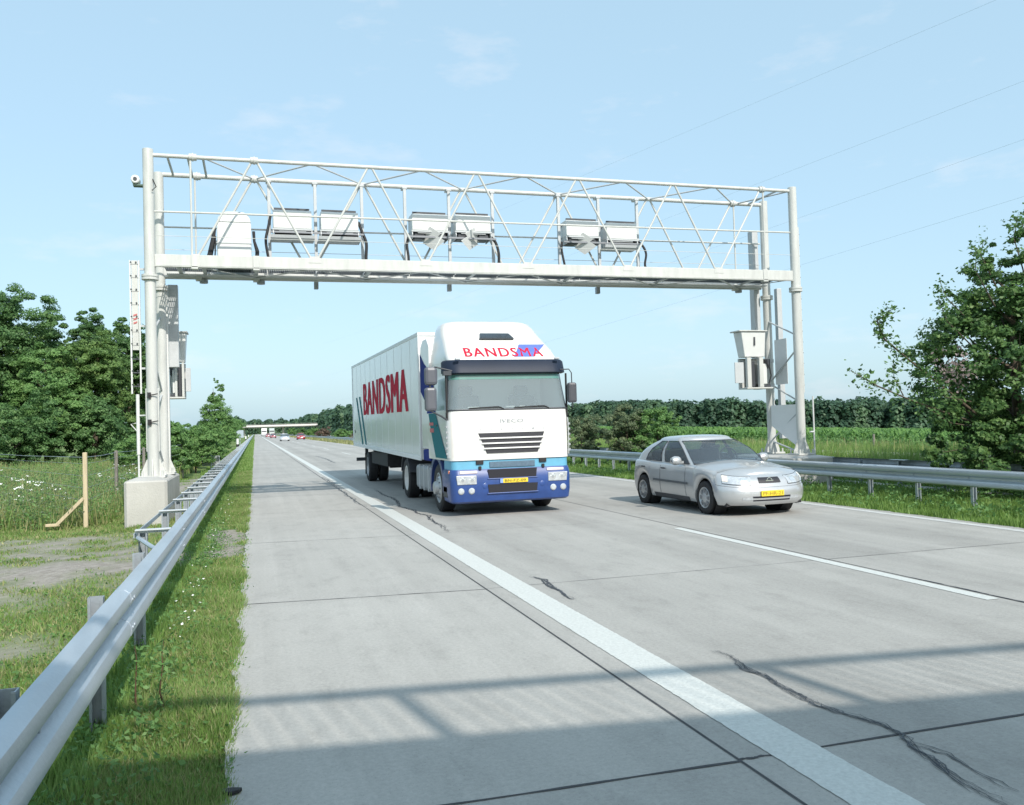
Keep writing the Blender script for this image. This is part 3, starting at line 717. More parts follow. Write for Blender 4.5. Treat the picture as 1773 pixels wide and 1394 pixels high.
mb = MB(); mb.tube([(-.42, -.1, .88), (-.46, -.12, .6), (-.52, -.12, .3), (-.62, -.1, .05)], [.035, .05, .06, .04], 10); mb.tube([(-.40, -.15, .7), (-.41, -.15, .4), (-.43, -.15, .1)], .015, 6); mb.build('cable_loom', DARK, t)
mb = MB(); mb.tube([(.40, -.1, .84), (.41, -.12, .62), (.47, -.12, .4), (.45, -.1, .02)], [.035, .03, .045, .045], 10); mb.build('cable_loom', DARK, t)
# round siren-like horn at the top of the near leg
t = thing('round_camera', (-2.06, 19.0, 6.9), 'small round white camera with a dark lens on the outer side of the gantry leg', 'camera')
mb = MB(); mb.lathe([(-.10, .001), (-.10, .07), (-.085, .085), (.12, .085), (.14, .07), (.14, .001)], (0, 0, .03), 'y', 22); mb.build('housing', WHITEB, t)
mb = MB(); mb.lathe([(-.012, .001), (-.012, .038), (0, .038)], (0, -.10, .03), 'y', 16); mb.build('lens', DARKG, t)
mb = MB(); mb.box(-.05, .14, -.05, .12, -.09, -.06); mb.build('bracket', mat('green bracket', (.10, .16, .13), .6), t, 0)
# roadside scanner units
def side_scanner(x, y, z, label, mirror=1):
    t = thing('side_scanner', (x, y, z), label, 'scanner', 'scanners on the gantry legs')
    m_ = mirror
    R = lambda h, a, b, d0, d1, zz: [(m_*(h-a), d0, zz), (m_*(h+b), d0, zz), (m_*(h+b), d1, zz), (m_*(h-a), d1, zz)]
    mb = MB(); mb.loft([R(-.38, .30, .30, -.16, .16, .80), R(-.38, .40, .32, -.20, .20, 1.46)], True, True, True); mb.build('hood', WHITEB, t, 30, .015)
    mb = MB(); mb.loft([R(-.38, .48, .36, -.24, .24, 1.465), R(-.38, .48, .36, -.24, .24, 1.50)], True, True, True); mb.build('hood_lid', GPAINT, t, 30, .008)
    mb = MB(); mb.box(-.42, -.38, -.21, -.16, 1.1, 1.32) if m_ > 0 else mb.box(.38, .42, -.21, -.16, 1.1, 1.32); mb.build('slot', DARKG, t, 0)
    mb = MB()
    for px in (-.66, -.30): mb.box(min(m_*px, m_*(px+.12)), max(m_*px, m_*(px+.12)), -.24, -.14, 0, .78)
    mb.box(*sorted((m_*-.68, m_*.15)), -.24, .2, -.04, 0.0); mb.box(*sorted((m_*-.68, m_*.15)), .14, .2, 0.0, .78); mb.build('frame', GPAINT, t, 0, .01)
    mb = MB(); mb.box(*sorted((m_*-.20, m_*-.05)), -.20, .1, .08, .62); mb.build('sensor_box', WHITEB, t, 0, .02)
    mb = MB(); mb.box(*sorted((m_*-.50, m_*-.34)), -.08, .1, .02, .7); mb.box(*sorted((m_*.02, m_*.1)), -.12, .1, .5, .75); mb.box(*sorted((m_*-.25, m_*.05)), -.2, .1, .005, .06); mb.build('inner_gear', DARKG, t, 0, .01)
    mb = MB(); mb.tube([(m_*-.12, -.22, .7), (m_*.0, -.24, .5), (m_*.05, -.22, .3), (m_*-.02, -.22, .1)], .018, 6); mb.build('cable', DARK, t)
    mb = MB(); mb.box(*sorted((m_*-.98, m_*-.72)), -.16, -.13, .12, .66); mb.build('side_panel', GPAINT2, t, 0, .006)
    mb = MB(); mb.box(*sorted((m_*.1, m_*.24)), -.08, .08, .0, .10); mb.box(*sorted((m_*.1, m_*.24)), -.08, .08, .65, .75); mb.build('arm', GPAINT2, t, 0)
    return t
side_scanner(13.17, 20.0, 2.48, 'white bucket-shaped scanner unit on the gantry leg on the median')
side_scanner(-1.62, 21.2, 2.55, 'white scanner unit half hidden behind the gantry leg on the grass side', -1).scale = (.42, 1, 1)
# access ladders on the outside of the legs
def ladder(x, y0, z0, z1, label, sticker=True):
    t = thing('ladder', (x, y0, z0), label, 'ladder', 'ladders on the gantry legs')
    h = z1-z0
    for d in (-.085, .085):
        mb = MB(); mb.box(d-.014, d+.014, -.03, .03, 0, h); mb.build('side_rail', WHITEB, t, 0)
    mb = MB(); mb.box(-.06, .06, -.012, -.006, .9, h); mb.build('back_plate', GPAINT, t, 0)
    k = .15
    while k < h: 
        mb = MB(); mb.tube([(-.085, 0, k), (.085, 0, k)], .014, 8); mb.tube([(-.07, -.04, k+.04), (-.07, -.012, k+.04)], .016, 6); mb.tube([(.03, -.04, k+.04), (.03, -.012, k+.04)], .016, 6); mb.build('rung', DARKG, t); k += .28
    for zz in (.5, h*.5, h-.2):
        mb = MB(); mb.box(.10, .28, -.02, .02, zz, zz+.04); mb.build('bracket', GPAINT2, t, 0)
    if sticker:
        for zz in (h*.52,):
            mb = MB()
            for q in range(3): mb.prism([(-.035, zz+q*.08), (.035, zz+.03+q*.08), (.035, zz+.06+q*.08), (-.035, zz+.035+q*.08)], 'y', -.022, -.0135)
            mb.build('warning_sticker', mat('sticker red', (.50, .13, .13), .6), t, 0)
    return t
ladder(-2.13, 19.15, 2.55, 5.30, 'white ladder fixed beside the gantry leg on the grass side')
ladder(13.84, 19.3, 2.3, 6.6, 'narrow ladder on the outer side of the median gantry leg', False).rotation_euler = (0, 0, math.radians(62))
mb = MB(); mb.tube([(-2.12, 19.2, 1.3), (-2.12, 19.2, 2.54)], .035, 10); mb.tube([(-2.12, 19.2, 1.75), (-2.26, 19.2, 1.93), (-2.12, 19.2, 1.96)], .012, 6); mb.tube([(-2.12, 19.2, 2.1), (-1.92, 19.05, 2.1)], .018, 6); mb.tube([(-2.12, 19.2, -.1), (-2.12, 19.2, 1.3)], .02, 8)
tag(mb.build('cable_pole', WHITEB), 'thin white pole below the ladder beside the gantry leg', 'pole')
mb = MB(); mb.tube([(14.05, 19.2, .62), (14.05, 19.2, 2.2)], .02, 8); mb.tube([(14.05, 19.2, 1.28), (13.86, 19.1, 1.28)], .02, 8)
tag(mb.build('cable_pole', WHITEB), 'thin white pipe beside the outer median gantry leg', 'pole')
# ------------------------------------------------------------------ vehicles
def rrect(w_, yf, yb, rf, rb, sy, nf=6, nc=6, bow=0.):
    """half outline of a rounded rectangle from the front centre to the rear centre, mirrored to a closed ring"""
    h = []
    for i in range(nf): h.append(((w_-rf)*i/nf, yf))
    for i in range(nc+1):
        a = -math.pi/2+math.pi/2*i/nc; h.append((w_-rf+rf*math.cos(a), yf+rf+rf*math.sin(a)))
    for t in sy: h.append((w_, t if abs(t) > 1.5 or isinstance(t, np.floating) else t))
    for i in range(nc+1):
        a = math.pi/2*i/nc; h.append((w_-rb+rb*math.cos(a), yb-rb+rb*math.sin(a)))
    for i in range(nf-1, -1, -1): h.append(((w_-rb)*i/nf, yb))
    h = [(x, y+bow*(x/w_)**2*max(0., 1-(y-yf)/max(rf, .3))) for x, y in h]
    return h+[(-x, y) for x, y in reversed(h[1:-1])]
def lerp_rows(rows, z):
    for a, b in zip(rows, rows[1:]):
        if a[0] <= z <= b[0]:
            t = (z-a[0])/(b[0]-a[0]); return tuple(p+(q-p)*t for p, q in zip(a, b))
    return rows[-1] if z > rows[-1][0] else rows[0]
def patch(mb, fn, us, vs, m=0):
    """grid of quads on a surface fn(u, v)"""
    n_ = len(us); P = [fn(u, v) for v in vs for u in us]
    mb.add(P, [(j*n_+i, j*n_+i+1, (j+1)*n_+i+1, (j+1)*n_+i) for j in range(len(vs)-1) for i in range(n_-1)], m)
def wheel(parent, x, y, z, r, wd, side, rim_mat=RIMM, name='wheel', truck=False):
    wl = thing(name, (x, y, z), None, None); wl.parent = parent
    s = side
    mb = MB(); h = wd/2
    mb.lathe([(-h*.9, r*.62), (-h, r*.72), (-h, r*.90), (-h*.8, r*.985), (-h*.55, r), (h*.55, r), (h*.8, r*.985), (h, r*.90), (h, r*.72), (h*.9, r*.62)], (0, 0, 0), 'x', 36)
    for g_ in (-.3, 0, .3): mb.lathe([(h*g_-.008, r*1.002), (h*g_-.008, r*1.004), (h*g_+.008, r*1.004), (h*g_+.008, r*1.002)], (0, 0, 0), 'x', 36)
    mb.build('tyre', DARK, wl, 40)
    mb = MB()
    if truck == 'front':
        mb.lathe([(s*h*.9, r*.64), (s*h*.95, r*.60), (s*h*.55, r*.55), (s*h*1.0, r*.42), (s*h*1.1, r*.30), (s*h*1.55, r*.26), (s*h*1.65, r*.2), (s*h*1.65, .001)], (0, 0, 0), 'x', 28)
    elif truck:
        mb.lathe([(s*h*.9, r*.64), (s*h*.95, r*.60), (-s*h*.2, r*.54), (-s*h*.3, r*.36), (s*h*.1, r*.32), (s*h*.2, r*.2), (s*h*.2, .001)], (0, 0, 0), 'x', 28)
    else:
        mb.lathe([(s*h*.85, r*.66), (s*h*.98, r*.63), (s*h*.9, r*.58), (s*h*.75, r*.52), (s*h*1.0, r*.2), (s*h*1.06, r*.12), (s*h*1.06, .001)], (0, 0, 0), 'x', 28)
    rm = mb.build('rim', rim_mat, wl, 35)
    mb = MB()
    if truck:
        for k in range(10):
            a = 2*math.pi*k/10; mb.lathe([(s*h*(.15 if truck != 'front' else .95), .018), (s*h*(.15 if truck != 'front' else .95)+s*.03, .018), (s*h*(.15 if truck != 'front' else .95)+s*.03, .001)], (0, r*.40*math.cos(a), r*.40*math.sin(a)), 'x', 6)
        mb.build('wheel_nuts', STEELG, wl, 0)
    else:
        for k in range(8):
            a = 2*math.pi*k/8; c_, s_ = math.cos(a), math.sin(a); d_, e_ = -s_*.022, c_*.022
            q = [(r*.30*c_+d_, r*.30*s_+e_), (r*.54*c_+1.5*d_, r*.54*s_+1.5*e_), (r*.54*c_-1.5*d_, r*.54*s_-1.5*e_), (r*.30*c_-d_, r*.30*s_-e_)]
            mb.prism(q, 'x', s*h*.86, s*h*.99)
        mb.build('hub_slots', mat('slot grey', (.22, .22, .23), .6), wl, 0)
    return wl

# ---- articulated lorry
tr = thing('articulated_lorry', (4.80, 15.6, 0), 'white articulated lorry with blue bumper and red lettering driving in the slow lane', 'lorry')
SY = [.35, .6, .85, 1.1, 1.4, 1.7, 1.95]
ROWS = [(1.045, 1.175, .015, 2.15, .16, .1), (1.35, 1.18, .0, 2.15, .17, .1), (1.75, 1.18, .01, 2.15, .17, .1), (1.965, 1.175, .04, 2.15, .18, .1), (2.35, 1.13, .125, 2.15, .19, .1), (2.68, 1.105, .20, 2.15, .19, .1), (2.95, 1.10, .27, 2.15, .19, .1),
        (3.02, 1.10, .34, 2.15, .22, .12), (3.16, 1.085, .50, 2.15, .26, .14), (3.32, 1.05, .74, 2.16, .3, .16), (3.50, 1.02, 1.02, 2.18, .34, .18), (3.66, .985, 1.22, 2.2, .36, .2), (3.77, .93, 1.36, 2.2, .36, .2), (3.825, .84, 1.52, 2.15, .34, .2), (3.845, .70, 1.7, 2.0, .1, .1)]
def cab_ring(z, off=0.):
    _, w_, yf, yb, rf, rb = lerp_rows(ROWS, z)
    sy = [yf+rf+(yb-rb-yf-rf)*t for t in (.1, .25, .4, .55, .7, .85)]
    return [(x, y, z) for x, y in rrect(w_+off, yf-off, yb+off, rf+off, rb+off, sy)]
ZC = sorted([r[0] for r in ROWS]+[1.99, 2.665]); NC_ = len(cab_ring(2.))
mb = MB(); mb.loft([cab_ring(z) for z in ZC], True, True, True, skip=lambda i, k: 1.98 < (ZC[i]+ZC[i+1])/2 < 2.67 and (k < 11 or k >= NC_-11)); cab = mb.build('cab', TWHITE, tr, 40)
mb = MB(); mb.box(-1.04, 1.04, 1.30, 1.32, 1.3, 3.0); mb.box(-1.05, 1.05, .30, 1.3, 2.70, 2.72); mb.build('cab_lining', mat('cab lining grey', (.68, .69, .68), .8), cab, 0)
for sx in (-.58, .58):
    mb = MB(); mb.prism([(.70, 1.45), (1.10, 1.45), (1.24, 2.26), (1.10, 2.30), (1.0, 1.66), (.70, 1.62)], 'x', sx-.26, sx+.26); mb.box(sx-.14, sx+.14, 1.12, 1.24, 2.30, 2.48); mb.build('seat', mat('seat fabric', (.04, .05, .07), .8), cab, 0, .03)
mb = MB(); mb.tube([(.58+.22*math.cos(a), .70+.10*math.sin(a), 2.02+.18*math.sin(a)) for a in np.linspace(0, 2*math.pi, 20)], .016, 6); mb.build('steering_wheel', DARK, cab)
NH = 6+7
def cab_front(i0, i1, z0, z1, off, nz=8):
    """piece of the front shell between ring steps i0..i1 (negative = offside)"""
    mb = MB(); rows = []
    for k in range(nz+1):
        z = z0+(z1-z0)*k/nz; R = cab_ring(z, off); rows.append([R[i % len(R)] for i in range(i0, i1+1)])
    mb.loft(rows, False); return mb
mb = MB()
for z in (1.985, 2.668):
    R_ = cab_ring(z, .008); mb.tube([R_[i % len(R_)] for i in range(-11, 12)], .016, 6)
for i in (-11, 11): mb.tube([cab_ring(z, .008)[i % NC_] for z in (1.985, 2.2, 2.45, 2.668)], .014, 6)
mb.build('windscreen_seal', DARKG, tr, 60)
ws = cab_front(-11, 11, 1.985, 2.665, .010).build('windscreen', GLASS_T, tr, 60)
m_ = cab_front(-11, 11, 2.56, 2.672, .013, 3); m_.build('tinted_band', mat('green tint band', (.10, .24, .21), .12, 0, .15, 4, coat=.6), ws, 60)
for i0 in (12, -13):
    m_ = cab_front(i0, i0+1, 1.99, 2.66, .012, 4); m_.build('pillar_trim', mat('pillar grey', (.34, .38, .43), .45), tr, 60)
for x0, x1 in ((-.78, -.12), (.10, .78)):
    mb = MB(); mb.tube([(x1, .02, 1.99), (x1-.10, .03, 2.035), (x0, .035, 2.02)], [.012, .012, .006], 6); mb.bar((x1-.05, .022, 2.025), (x0-.02, .028, 2.01), .02, .012); mb.build('wiper', DARK, tr, 0)
# door windows, both sides
for s in (-1, 1):
    mb = MB(); zs = np.linspace(2.0, 2.62, 6)
    P0 = lambda z, t: (s*(lerp_rows(ROWS, z)[1]+.006), (lerp_rows(ROWS, z)[2]+.24)*(1-t)+1.22*t, z)
    patch(mb, lambda t, z: P0(z, t), np.linspace(0, 1, 5), zs); mb.build('door_window', GLASS_C, tr, 60)
    mb = MB(); mb.box(s*1.183-.004, s*1.183+.004, .28, .286, 1.1, 1.95); mb.box(s*1.183-.004, s*1.183+.004, 1.32, 1.326, 1.1, 1.95); mb.box(s*1.19-.012, s*1.19+.012, 1.08, 1.24, 1.70, 1.73); mb.build('door_handle', DARKG, tr, 0)
    mb = MB(); mb.box(s*1.19-.015, s*1.19+.015, .14, .19, 1.62, 2.66); mb.build('grab_bar', DARK, tr, 0, .01)
# sun visor over the windscreen
mb = MB(); rows = []
for z, off, dz in ((2.665, .06, 0), (2.685, .125, 0), (2.90, .115, 0), (2.935, .08, 0), (2.94, .01, 0)):
    R = cab_ring(z, off); rows.append([R[i % len(R)] for i in range(-12, 13)])
mb.loft(rows, False); R0 = cab_ring(2.68, .0); mb.loft([rows[0], [R0[i % len(R0)] for i in range(-12, 13)]], False)
mb.build('sun_visor', mat('smoked visor', (.014, .022, .042), .5, 0, .1, 3, spec=.25), tr, 40)
for s in (-1, 1):
    mb = MB(); mb.box(s*.98-.05, s*.98+.05, .04, .10, 2.925, 2.965); mb.build('marker_lamp', LAMPW, tr, 0, .012)
# roof hatch glass
yf_at = lambda z: lerp_rows(ROWS, z)[2]
mb = MB(); vs = [(-.36, yf_at(3.37)-.05, 3.40), (.36, yf_at(3.37)-.05, 3.40), (.30, yf_at(3.5)-.04, 3.53), (-.30, yf_at(3.5)-.04, 3.53), (-.36, yf_at(3.37)+.12, 3.36), (.36, yf_at(3.37)+.12, 3.36), (.30, yf_at(3.5)+.12, 3.5), (-.30, yf_at(3.5)+.12, 3.5)]
mb.add(vs, [(0, 1, 2, 3), (7, 6, 5, 4), (0, 4, 5, 1), (1, 5, 6, 2), (2, 6, 7, 3), (3, 7, 4, 0)]); mb.build('roof_hatch', mat('dark hatch glass', (.02, .026, .035), .1, coat=.8), tr, 0, .015)
# lettering on the roof slope and a blue flash behind the last letters
def on_roof(x, z, off=.012):
    return Vector((x, yf_at(z)-off, z))
mb = MB(); zs = np.linspace(3.0, 3.27, 7)
patch(mb, lambda u, z: tuple(on_roof(.20+u*.40+(z-3.0)*1.25*(.6+.4*u), z, .007)), np.linspace(0, 1, 6), zs); mb.build('blue_flash', mat('flash blue', (.12, .18, .55), .4, 0, .2, 6), tr, 0)
text_obj('lettering', 'BANDSMA', TRED, tr, lambda u, v: on_roof(-.76+u, 3.005+v), 1.56, .19, .035, space=1.18)
mb = MB(); mb.tube([(-.95, .31, 2.985), (.95, .31, 2.985)], .006, 6); mb.build('visor_seam', STEELG, tr)
# front panel: grille, badge letters, seams
gy = -.004
mb = MB(); mb.prism([(-.64, 1.545), (.66, 1.545), (.52, 1.165), (-.48, 1.165)], 'y', -.006, .02); mb.build('grille_recess', mat('grille shade', (.035, .035, .042), .6, 0, .2, 30), tr, 0)
for k, z in enumerate((1.447, 1.352, 1.257)):
    t_ = (1.545-z)/.38; mb = MB(); mb.prism([(-.005, z+.016), (-.034, z+.006), (-.034, z-.014), (-.005, z-.018)], 'x', -.66+.16*t_, .68-.14*t_); mb.build('grille_bar', TWHITE, tr, 30, .006)
text_obj('badge_letters', 'IVECO', mat('badge grey', (.42, .43, .45), .35, .3), tr, lambda u, v: Vector((-.21+u, -.006, 1.735+v)), .46, .07, .01)
for k, ch in enumerate('STRALIS'):
    text_obj('badge_letters', ch, MATS['badge grey'], tr, lambda u, v, k=k: Vector((-.60+k*.205+u, -.0065, 1.595+v)), .03, .035, .01)
mb = MB()
for pts in ([(-.92, 1.93), (-.90, 1.6), (-.78, 1.25), (-.70, 1.06)], [(.92, 1.93), (.90, 1.6), (.80, 1.25), (.72, 1.06)], [(-.62, 1.93), (-.45, 1.87), (.45, 1.87), (.62, 1.93)]):
    mb.tube([(x, lerp_rows(ROWS, z)[2]+.001, z) for x, z in pts], .005, 6)
mb.build('panel_seam', mat('seam grey', (.45, .44, .43), .6), tr)
for s in (-1, 1):
    mb = cab_front(9 if s > 0 else -12, 12 if s > 0 else -9, 1.10, 1.80, .03, 8); d = mb.build('corner_deflector', TWHITE, tr, 60)
    mb = MB()
    R = cab_ring(1.4, .035); c_ = R[(11 if s > 0 else -11) % len(R)]
    for k in range(6):
        mb = MB(); mb.box(c_[0]-.02, c_[0]+.02, c_[1]-.008, c_[1]+.03, 1.16+.1*k, 1.20+.1*k); mb.build('deflector_vent', STEELG, d, 0)
# lower front: light blue step band, blue bumper with lamps
def low_ring(z, w_, yf, yb, rf): return [(x, y, z) for x, y in rrect(w_, yf, yb, rf, .05, [yf+rf+(yb-.05-yf-rf)*t for t in (.3, .6)])]
mb = MB(); mb.loft([low_ring(.87, 1.15, .035, .74, .12), low_ring(1.04, 1.15, .045, .74, .12)], True, True, True); mb.build('step_band', TLBLUE, tr, 30)
mb = MB(); mb.box(-.43, .46, .018, .05, .895, 1.005); mb.build('step_recess', mat('step grey', (.10, .16, .22), .6, 0, .2, 30), tr, 0, .006)
for x in (-.62, .62):
    mb = MB(); mb.box(x-.07, x+.07, .005, .05, .965, 1.043); mb.box(x-.025, x+.025, -.01, .04, .86, .93); mb.build('tilt_latch', DARK, tr, 0, .008)
BR = [(.245, 1.12, .07, .70, .12), (.28, 1.165, .02, .72, .14), (.45, 1.18, -.025, .74, .15), (.66, 1.18, -.03, .74, .15), (.80, 1.18, -.012, .74, .15), (.875, 1.165, .03, .74, .14)]
mb = MB(); mb.loft([low_ring(*r) for r in BR], True, True, True); bp = mb.build('bumper', TBLUE, tr, 35)
for z0, z1, a in ((.705, .865, .46), (.435, .585, .47)):
    mb = MB(); mb.prism([(-a, z0), (a, z0), (a+.02, z1), (-a-.02, z1)], 'y', -.036, .0); mb.build('air_slot', mat('slot black', (.012, .012, .02), .7), bp, 0)
    mb = MB(); mb.box(-a-.03, a+.03, -.045, -.02, z0-.025, z0-.004); mb.build('slot_lip', TBLUE, bp, 0, .008)
mb = MB(); mb.box(-.20, .29, -.062, -.045, .605, .685); pl = mb.build('number_plate', YELLOW, tr, 0, .004)
mb = MB(); mb.box(-.255, -.20, -.062, -.045, .605, .685); mb.build('plate_band', PLBLUE, pl, 0, .004)
text_obj('plate_letters', 'BN-FZ-09', mat('plate black', (.05, .045, .02), .6), pl, lambda u, v: Vector((-.165+u, -.0635, .62+v)), .41, .05, .015)
for s in (-1, 1):
    mb = MB(); mb.prism([(s*.70, .60), (s*1.07, .60), (s*1.09, .77), (s*.70, .765)], 'y', -.046, .0); hl = mb.build('headlight', LAMPW, tr, 0, .012)
    for x in (.79, .97):
        mb = MB(); mb.lathe([(-.052, .001), (-.052, .045), (-.044, .065), (-.044, .075)], (s*x, 0, .683), 'y', 18); mb.build('reflector', CHROME, hl)
        mb = MB(); mb.lathe([(-.056, .001), (-.056, .026), (-.05, .03)], (s*x, 0, .683), 'y', 12); mb.build('bulb_shade', STEELG, hl)
    mb = MB(); mb.box(min(s*.68, s*1.02), max(s*.68, s*1.02), -.028, .01, .80, .85); mb.build('position_lamp', mat('pinkish lens', (.80, .70, .72), .2, coat=.5), tr, 0, .012)
    for x in (.80, 1.00):
        mb = MB(); mb.lathe([(-.045, .001), (-.045, .04), (-.036, .052), (-.03, .06), (.02, .06)], (s*x, 0, .48), 'y', 20); mb.build('fog_lamp', LAMPW, tr)
    mb = MB(); mb.box(s*1.165-.02, s*1.165+.02, .16, .24, .80, .86); mb.build('side_indicator', AMBER, tr, 0, .01)
mb = MB()
for x in (-.54, .58): mb.lathe([(-.034, .001), (-.034, .045), (-.028, .055), (-.02, .055)], (x, 0, .56), 'y', 18)
mb.build('tow_cover', TBLUE, bp)
# side: fenders, steps, livery stripes, tank
WY, WR = 1.36, .475
for s in (-1, 1):
    mb = MB(); arc = [(WY+.56*math.cos(a), .48+.56*math.sin(a)) for a in np.linspace(math.radians(-10), math.radians(186), 20)]; arc2 = [(WY+(.66+.05*math.sin(a))*math.cos(a), .48+(.62+.03*math.sin(a))*math.sin(a)) for a in np.linspace(math.radians(186), math.radians(-10), 20)]
    mb.prism(arc+arc2, 'x', s*.80, s*1.172); mb.build('front_fender', mat('fender blue', (.03, .06, .20), .4, 0, .1, 4, coat=.3), tr, 30)
    mb = MB(); mb.box(min(s*1.0, s*1.165), max(s*1.0, s*1.165), 2.02, 2.75, .98, 1.22); mb.build('side_skirt', TDBLUE, tr, 0, .03)
    mb = MB(); mb.box(min(s*.5, s*1.12), max(s*.5, s*1.12), 2.15, 3.95, .33, .86); tk = mb.build('fuel_tank', STEELG, tr, 0, .07)
    for y in (2.5, 3.0, 3.5):
        mb = MB(); mb.box(min(s*.6, s*1.13), max(s*.6, s*1.13), y-.03, y+.03, .32, .87); mb.build('tank_strap', GPAINT2, tk, 0, .01)
    mb = MB(); q = [(5.25+.62*math.cos(a), .48+.60*math.sin(a)) for a in np.linspace(math.radians(15), math.radians(165), 14)]; q2 = [(5.25+.58*math.cos(a), .48+.56*math.sin(a)) for a in np.linspace(math.radians(165), math.radians(15), 14)]
    mb.prism(q+q2, 'x', s*.55, s*1.15); mb.build('rear_fender', DARKG, tr, 30)
    mb = MB(); mb.prism([(1.96, 1.24), (2.90, 1.24), (2.94, 3.20), (2.86, 3.42), (2.60, 3.54), (2.20, 3.54), (1.96, 3.36)], 'x', s*1.135, s*1.15); mb.build('side_fairing', TWHITE, tr, 0, .004)
    mb = MB(); mb.box(min(s*1.15, s*1.18), max(s*1.15, s*1.18), .35, .72, .34, .56); mb.build('cab_step', DARKG, tr, 0, .015)
    X_ = lambda z, d=.010: s*(lerp_rows(ROWS, max(1.05, z))[1]+d)
    mb = MB(); patch(mb, lambda t, z: (X_(z), 2.03-.56*((2.04-z)/.75)*(1-t)-t*(.77+1.0*((2.04-z)/.95)) if False else (1-t)*(2.03-.66*(2.04-z)/.9)+t*(1.26-1.0*(1.98-z)/.9), z), np.linspace(0, 1, 3), np.linspace(1.08, 1.96, 8)); mb.build('teal_stripe', TTEAL, tr, 0)
    mb = MB(); patch(mb, lambda t, z: (X_(z), (1-t)*2.14+t*(1.26+.62*(z-1.96)/.85), z), np.linspace(0, 1, 3), np.linspace(1.97, 2.85, 8)); mb.build('blue_stripe', TDBLUE, tr, 0)
    mb = MB(); mb.prism([(1.98, 2.02), (2.93, 2.46), (2.935, 3.28), (2.50, 3.05), (1.98, 2.86)], 'x', s*1.152, s*1.155); mb.build('blue_stripe', TDBLUE, tr, 0)
    mb = MB(); mb.box(s*1.193-.003, s*1.193+.003, 1.45, 1.85, 1.72, 1.78); mb.box(s*1.193-.003, s*1.193+.003, 1.42, 1.80, 1.58, 1.66); mb.build('red_side_sign', mat('sign red', (.55, .13, .14), .5), tr, 0)
    wheel(tr, s*1.0, WY, WR, WR, .29, s, RIMM, 'wheel', 'front')
    wheel(tr, s*.98, 5.25, WR, WR, .30, s, TWHITE, 'wheel', True); wheel(tr, s*.64, 5.25, WR, WR, .28, s, RIMM, 'wheel', True)
    wheel(tr, s*.98, 12.75, WR, WR, .30, s, RIMM, 'wheel', True); wheel(tr, s*.64, 12.75, WR, WR, .28, s, RIMM, 'wheel', True)
    mb = MB(); mb.box(min(s*.55, s*1.12), max(s*.55, s*1.12), 5.85, 5.87, .16, .75); mb.box(min(s*.55, s*1.12), max(s*.55, s*1.12), 13.42, 13.44, .2, .9); mb.build('mud_flap', DARK, tr, 0)
# mirrors
MIR = mat('mirror grey', (.10, .105, .125), .4, 0, .08, 8, coat=.3)
mb = MB(); mb.box(-1.60, -1.36, .06, .22, 2.46, 2.80); mb.build('mirror', MIR, tr, 0, .06)
mb = MB(); mb.box(-1.60, -1.38, .08, .24, 1.98, 2.42); mb.build('mirror', MIR, tr, 0, .05)
mb = MB(); mb.tube([(-1.08, .12, 2.72), (-1.40, .12, 2.80), (-1.50, .13, 2.5), (-1.49, .13, 1.98), (-1.30, .12, 1.88), (-1.18, .15, 1.80)], .018, 8); mb.box(-1.25, -1.10, .08, .2, 2.64, 2.72); mb.build('mirror_arm', DARKG, tr, 30)
mb = MB(); mb.box(1.18, 1.36, .0, .12, 2.08, 2.47); mb.build('mirror', mat('mirror dark', (.07, .072, .085), .4, 0, .08, 8), tr, 0, .04)
mb = MB(); mb.tube([(1.06, .12, 2.73), (1.22, .06, 2.73), (1.27, .06, 2.66), (1.28, .06, 2.0), (1.20, .1, 1.86)], .011, 8); mb.build('mirror_arm', DARKG, tr)
# cab inside, seen through the screen
mb = MB(); mb.prism([(.25, 1.90), (.55, 2.02), (.75, 2.0), (.75, 1.8)], 'x', -1.0, 1.0); mb.build('dashboard', mat('dashboard grey', (.20, .21, .22), .7), ws, 0)
for x0, x1, y0 in ((.02, .20, .36), (.30, .42, .40), (-.72, -.5, .42)):
    mb = MB(); mb.prism([(x0, y0), (x1, y0+.02), (x1-.02, y0+.2), (x0+.03, y0+.18)], 'z', 2.035, 2.05); mb.build('papers', TWHITE, ws, 0)
# chassis
mb = MB(); mb.box(-.5, .5, .8, 6.2, .55, .95); mb.box(-.95, .95, 1.0, 2.0, .35, .9); mb.build('tractor_chassis', DARK, tr, 0)
mb = MB(); mb.box(-.48, .48, 5.0, 16.2, .72, 1.0); mb.box(-1.08, 1.08, 8.6, 12.0, .62, .98); mb.box(-.4, .4, 12.6, 12.9, .4, .8); mb.build('trailer_chassis', DARK, tr, 0)
mb = MB()
for s in (-1, 1): mb.box(s*.75-.07, s*.75+.07, 7.3, 7.45, .22, .95)
mb.build('landing_leg', STEELG, tr, 0)
mb = MB(); mb.box(-1.1, 1.1, 16.05, 16.2, .55, .67); mb.box(-.8, -.7, 15.9, 16.05, .6, 1.05); mb.box(.7, .8, 15.9, 16.05, .6, 1.05); mb.build('rear_underrun_bar', DARKG, tr, 0)
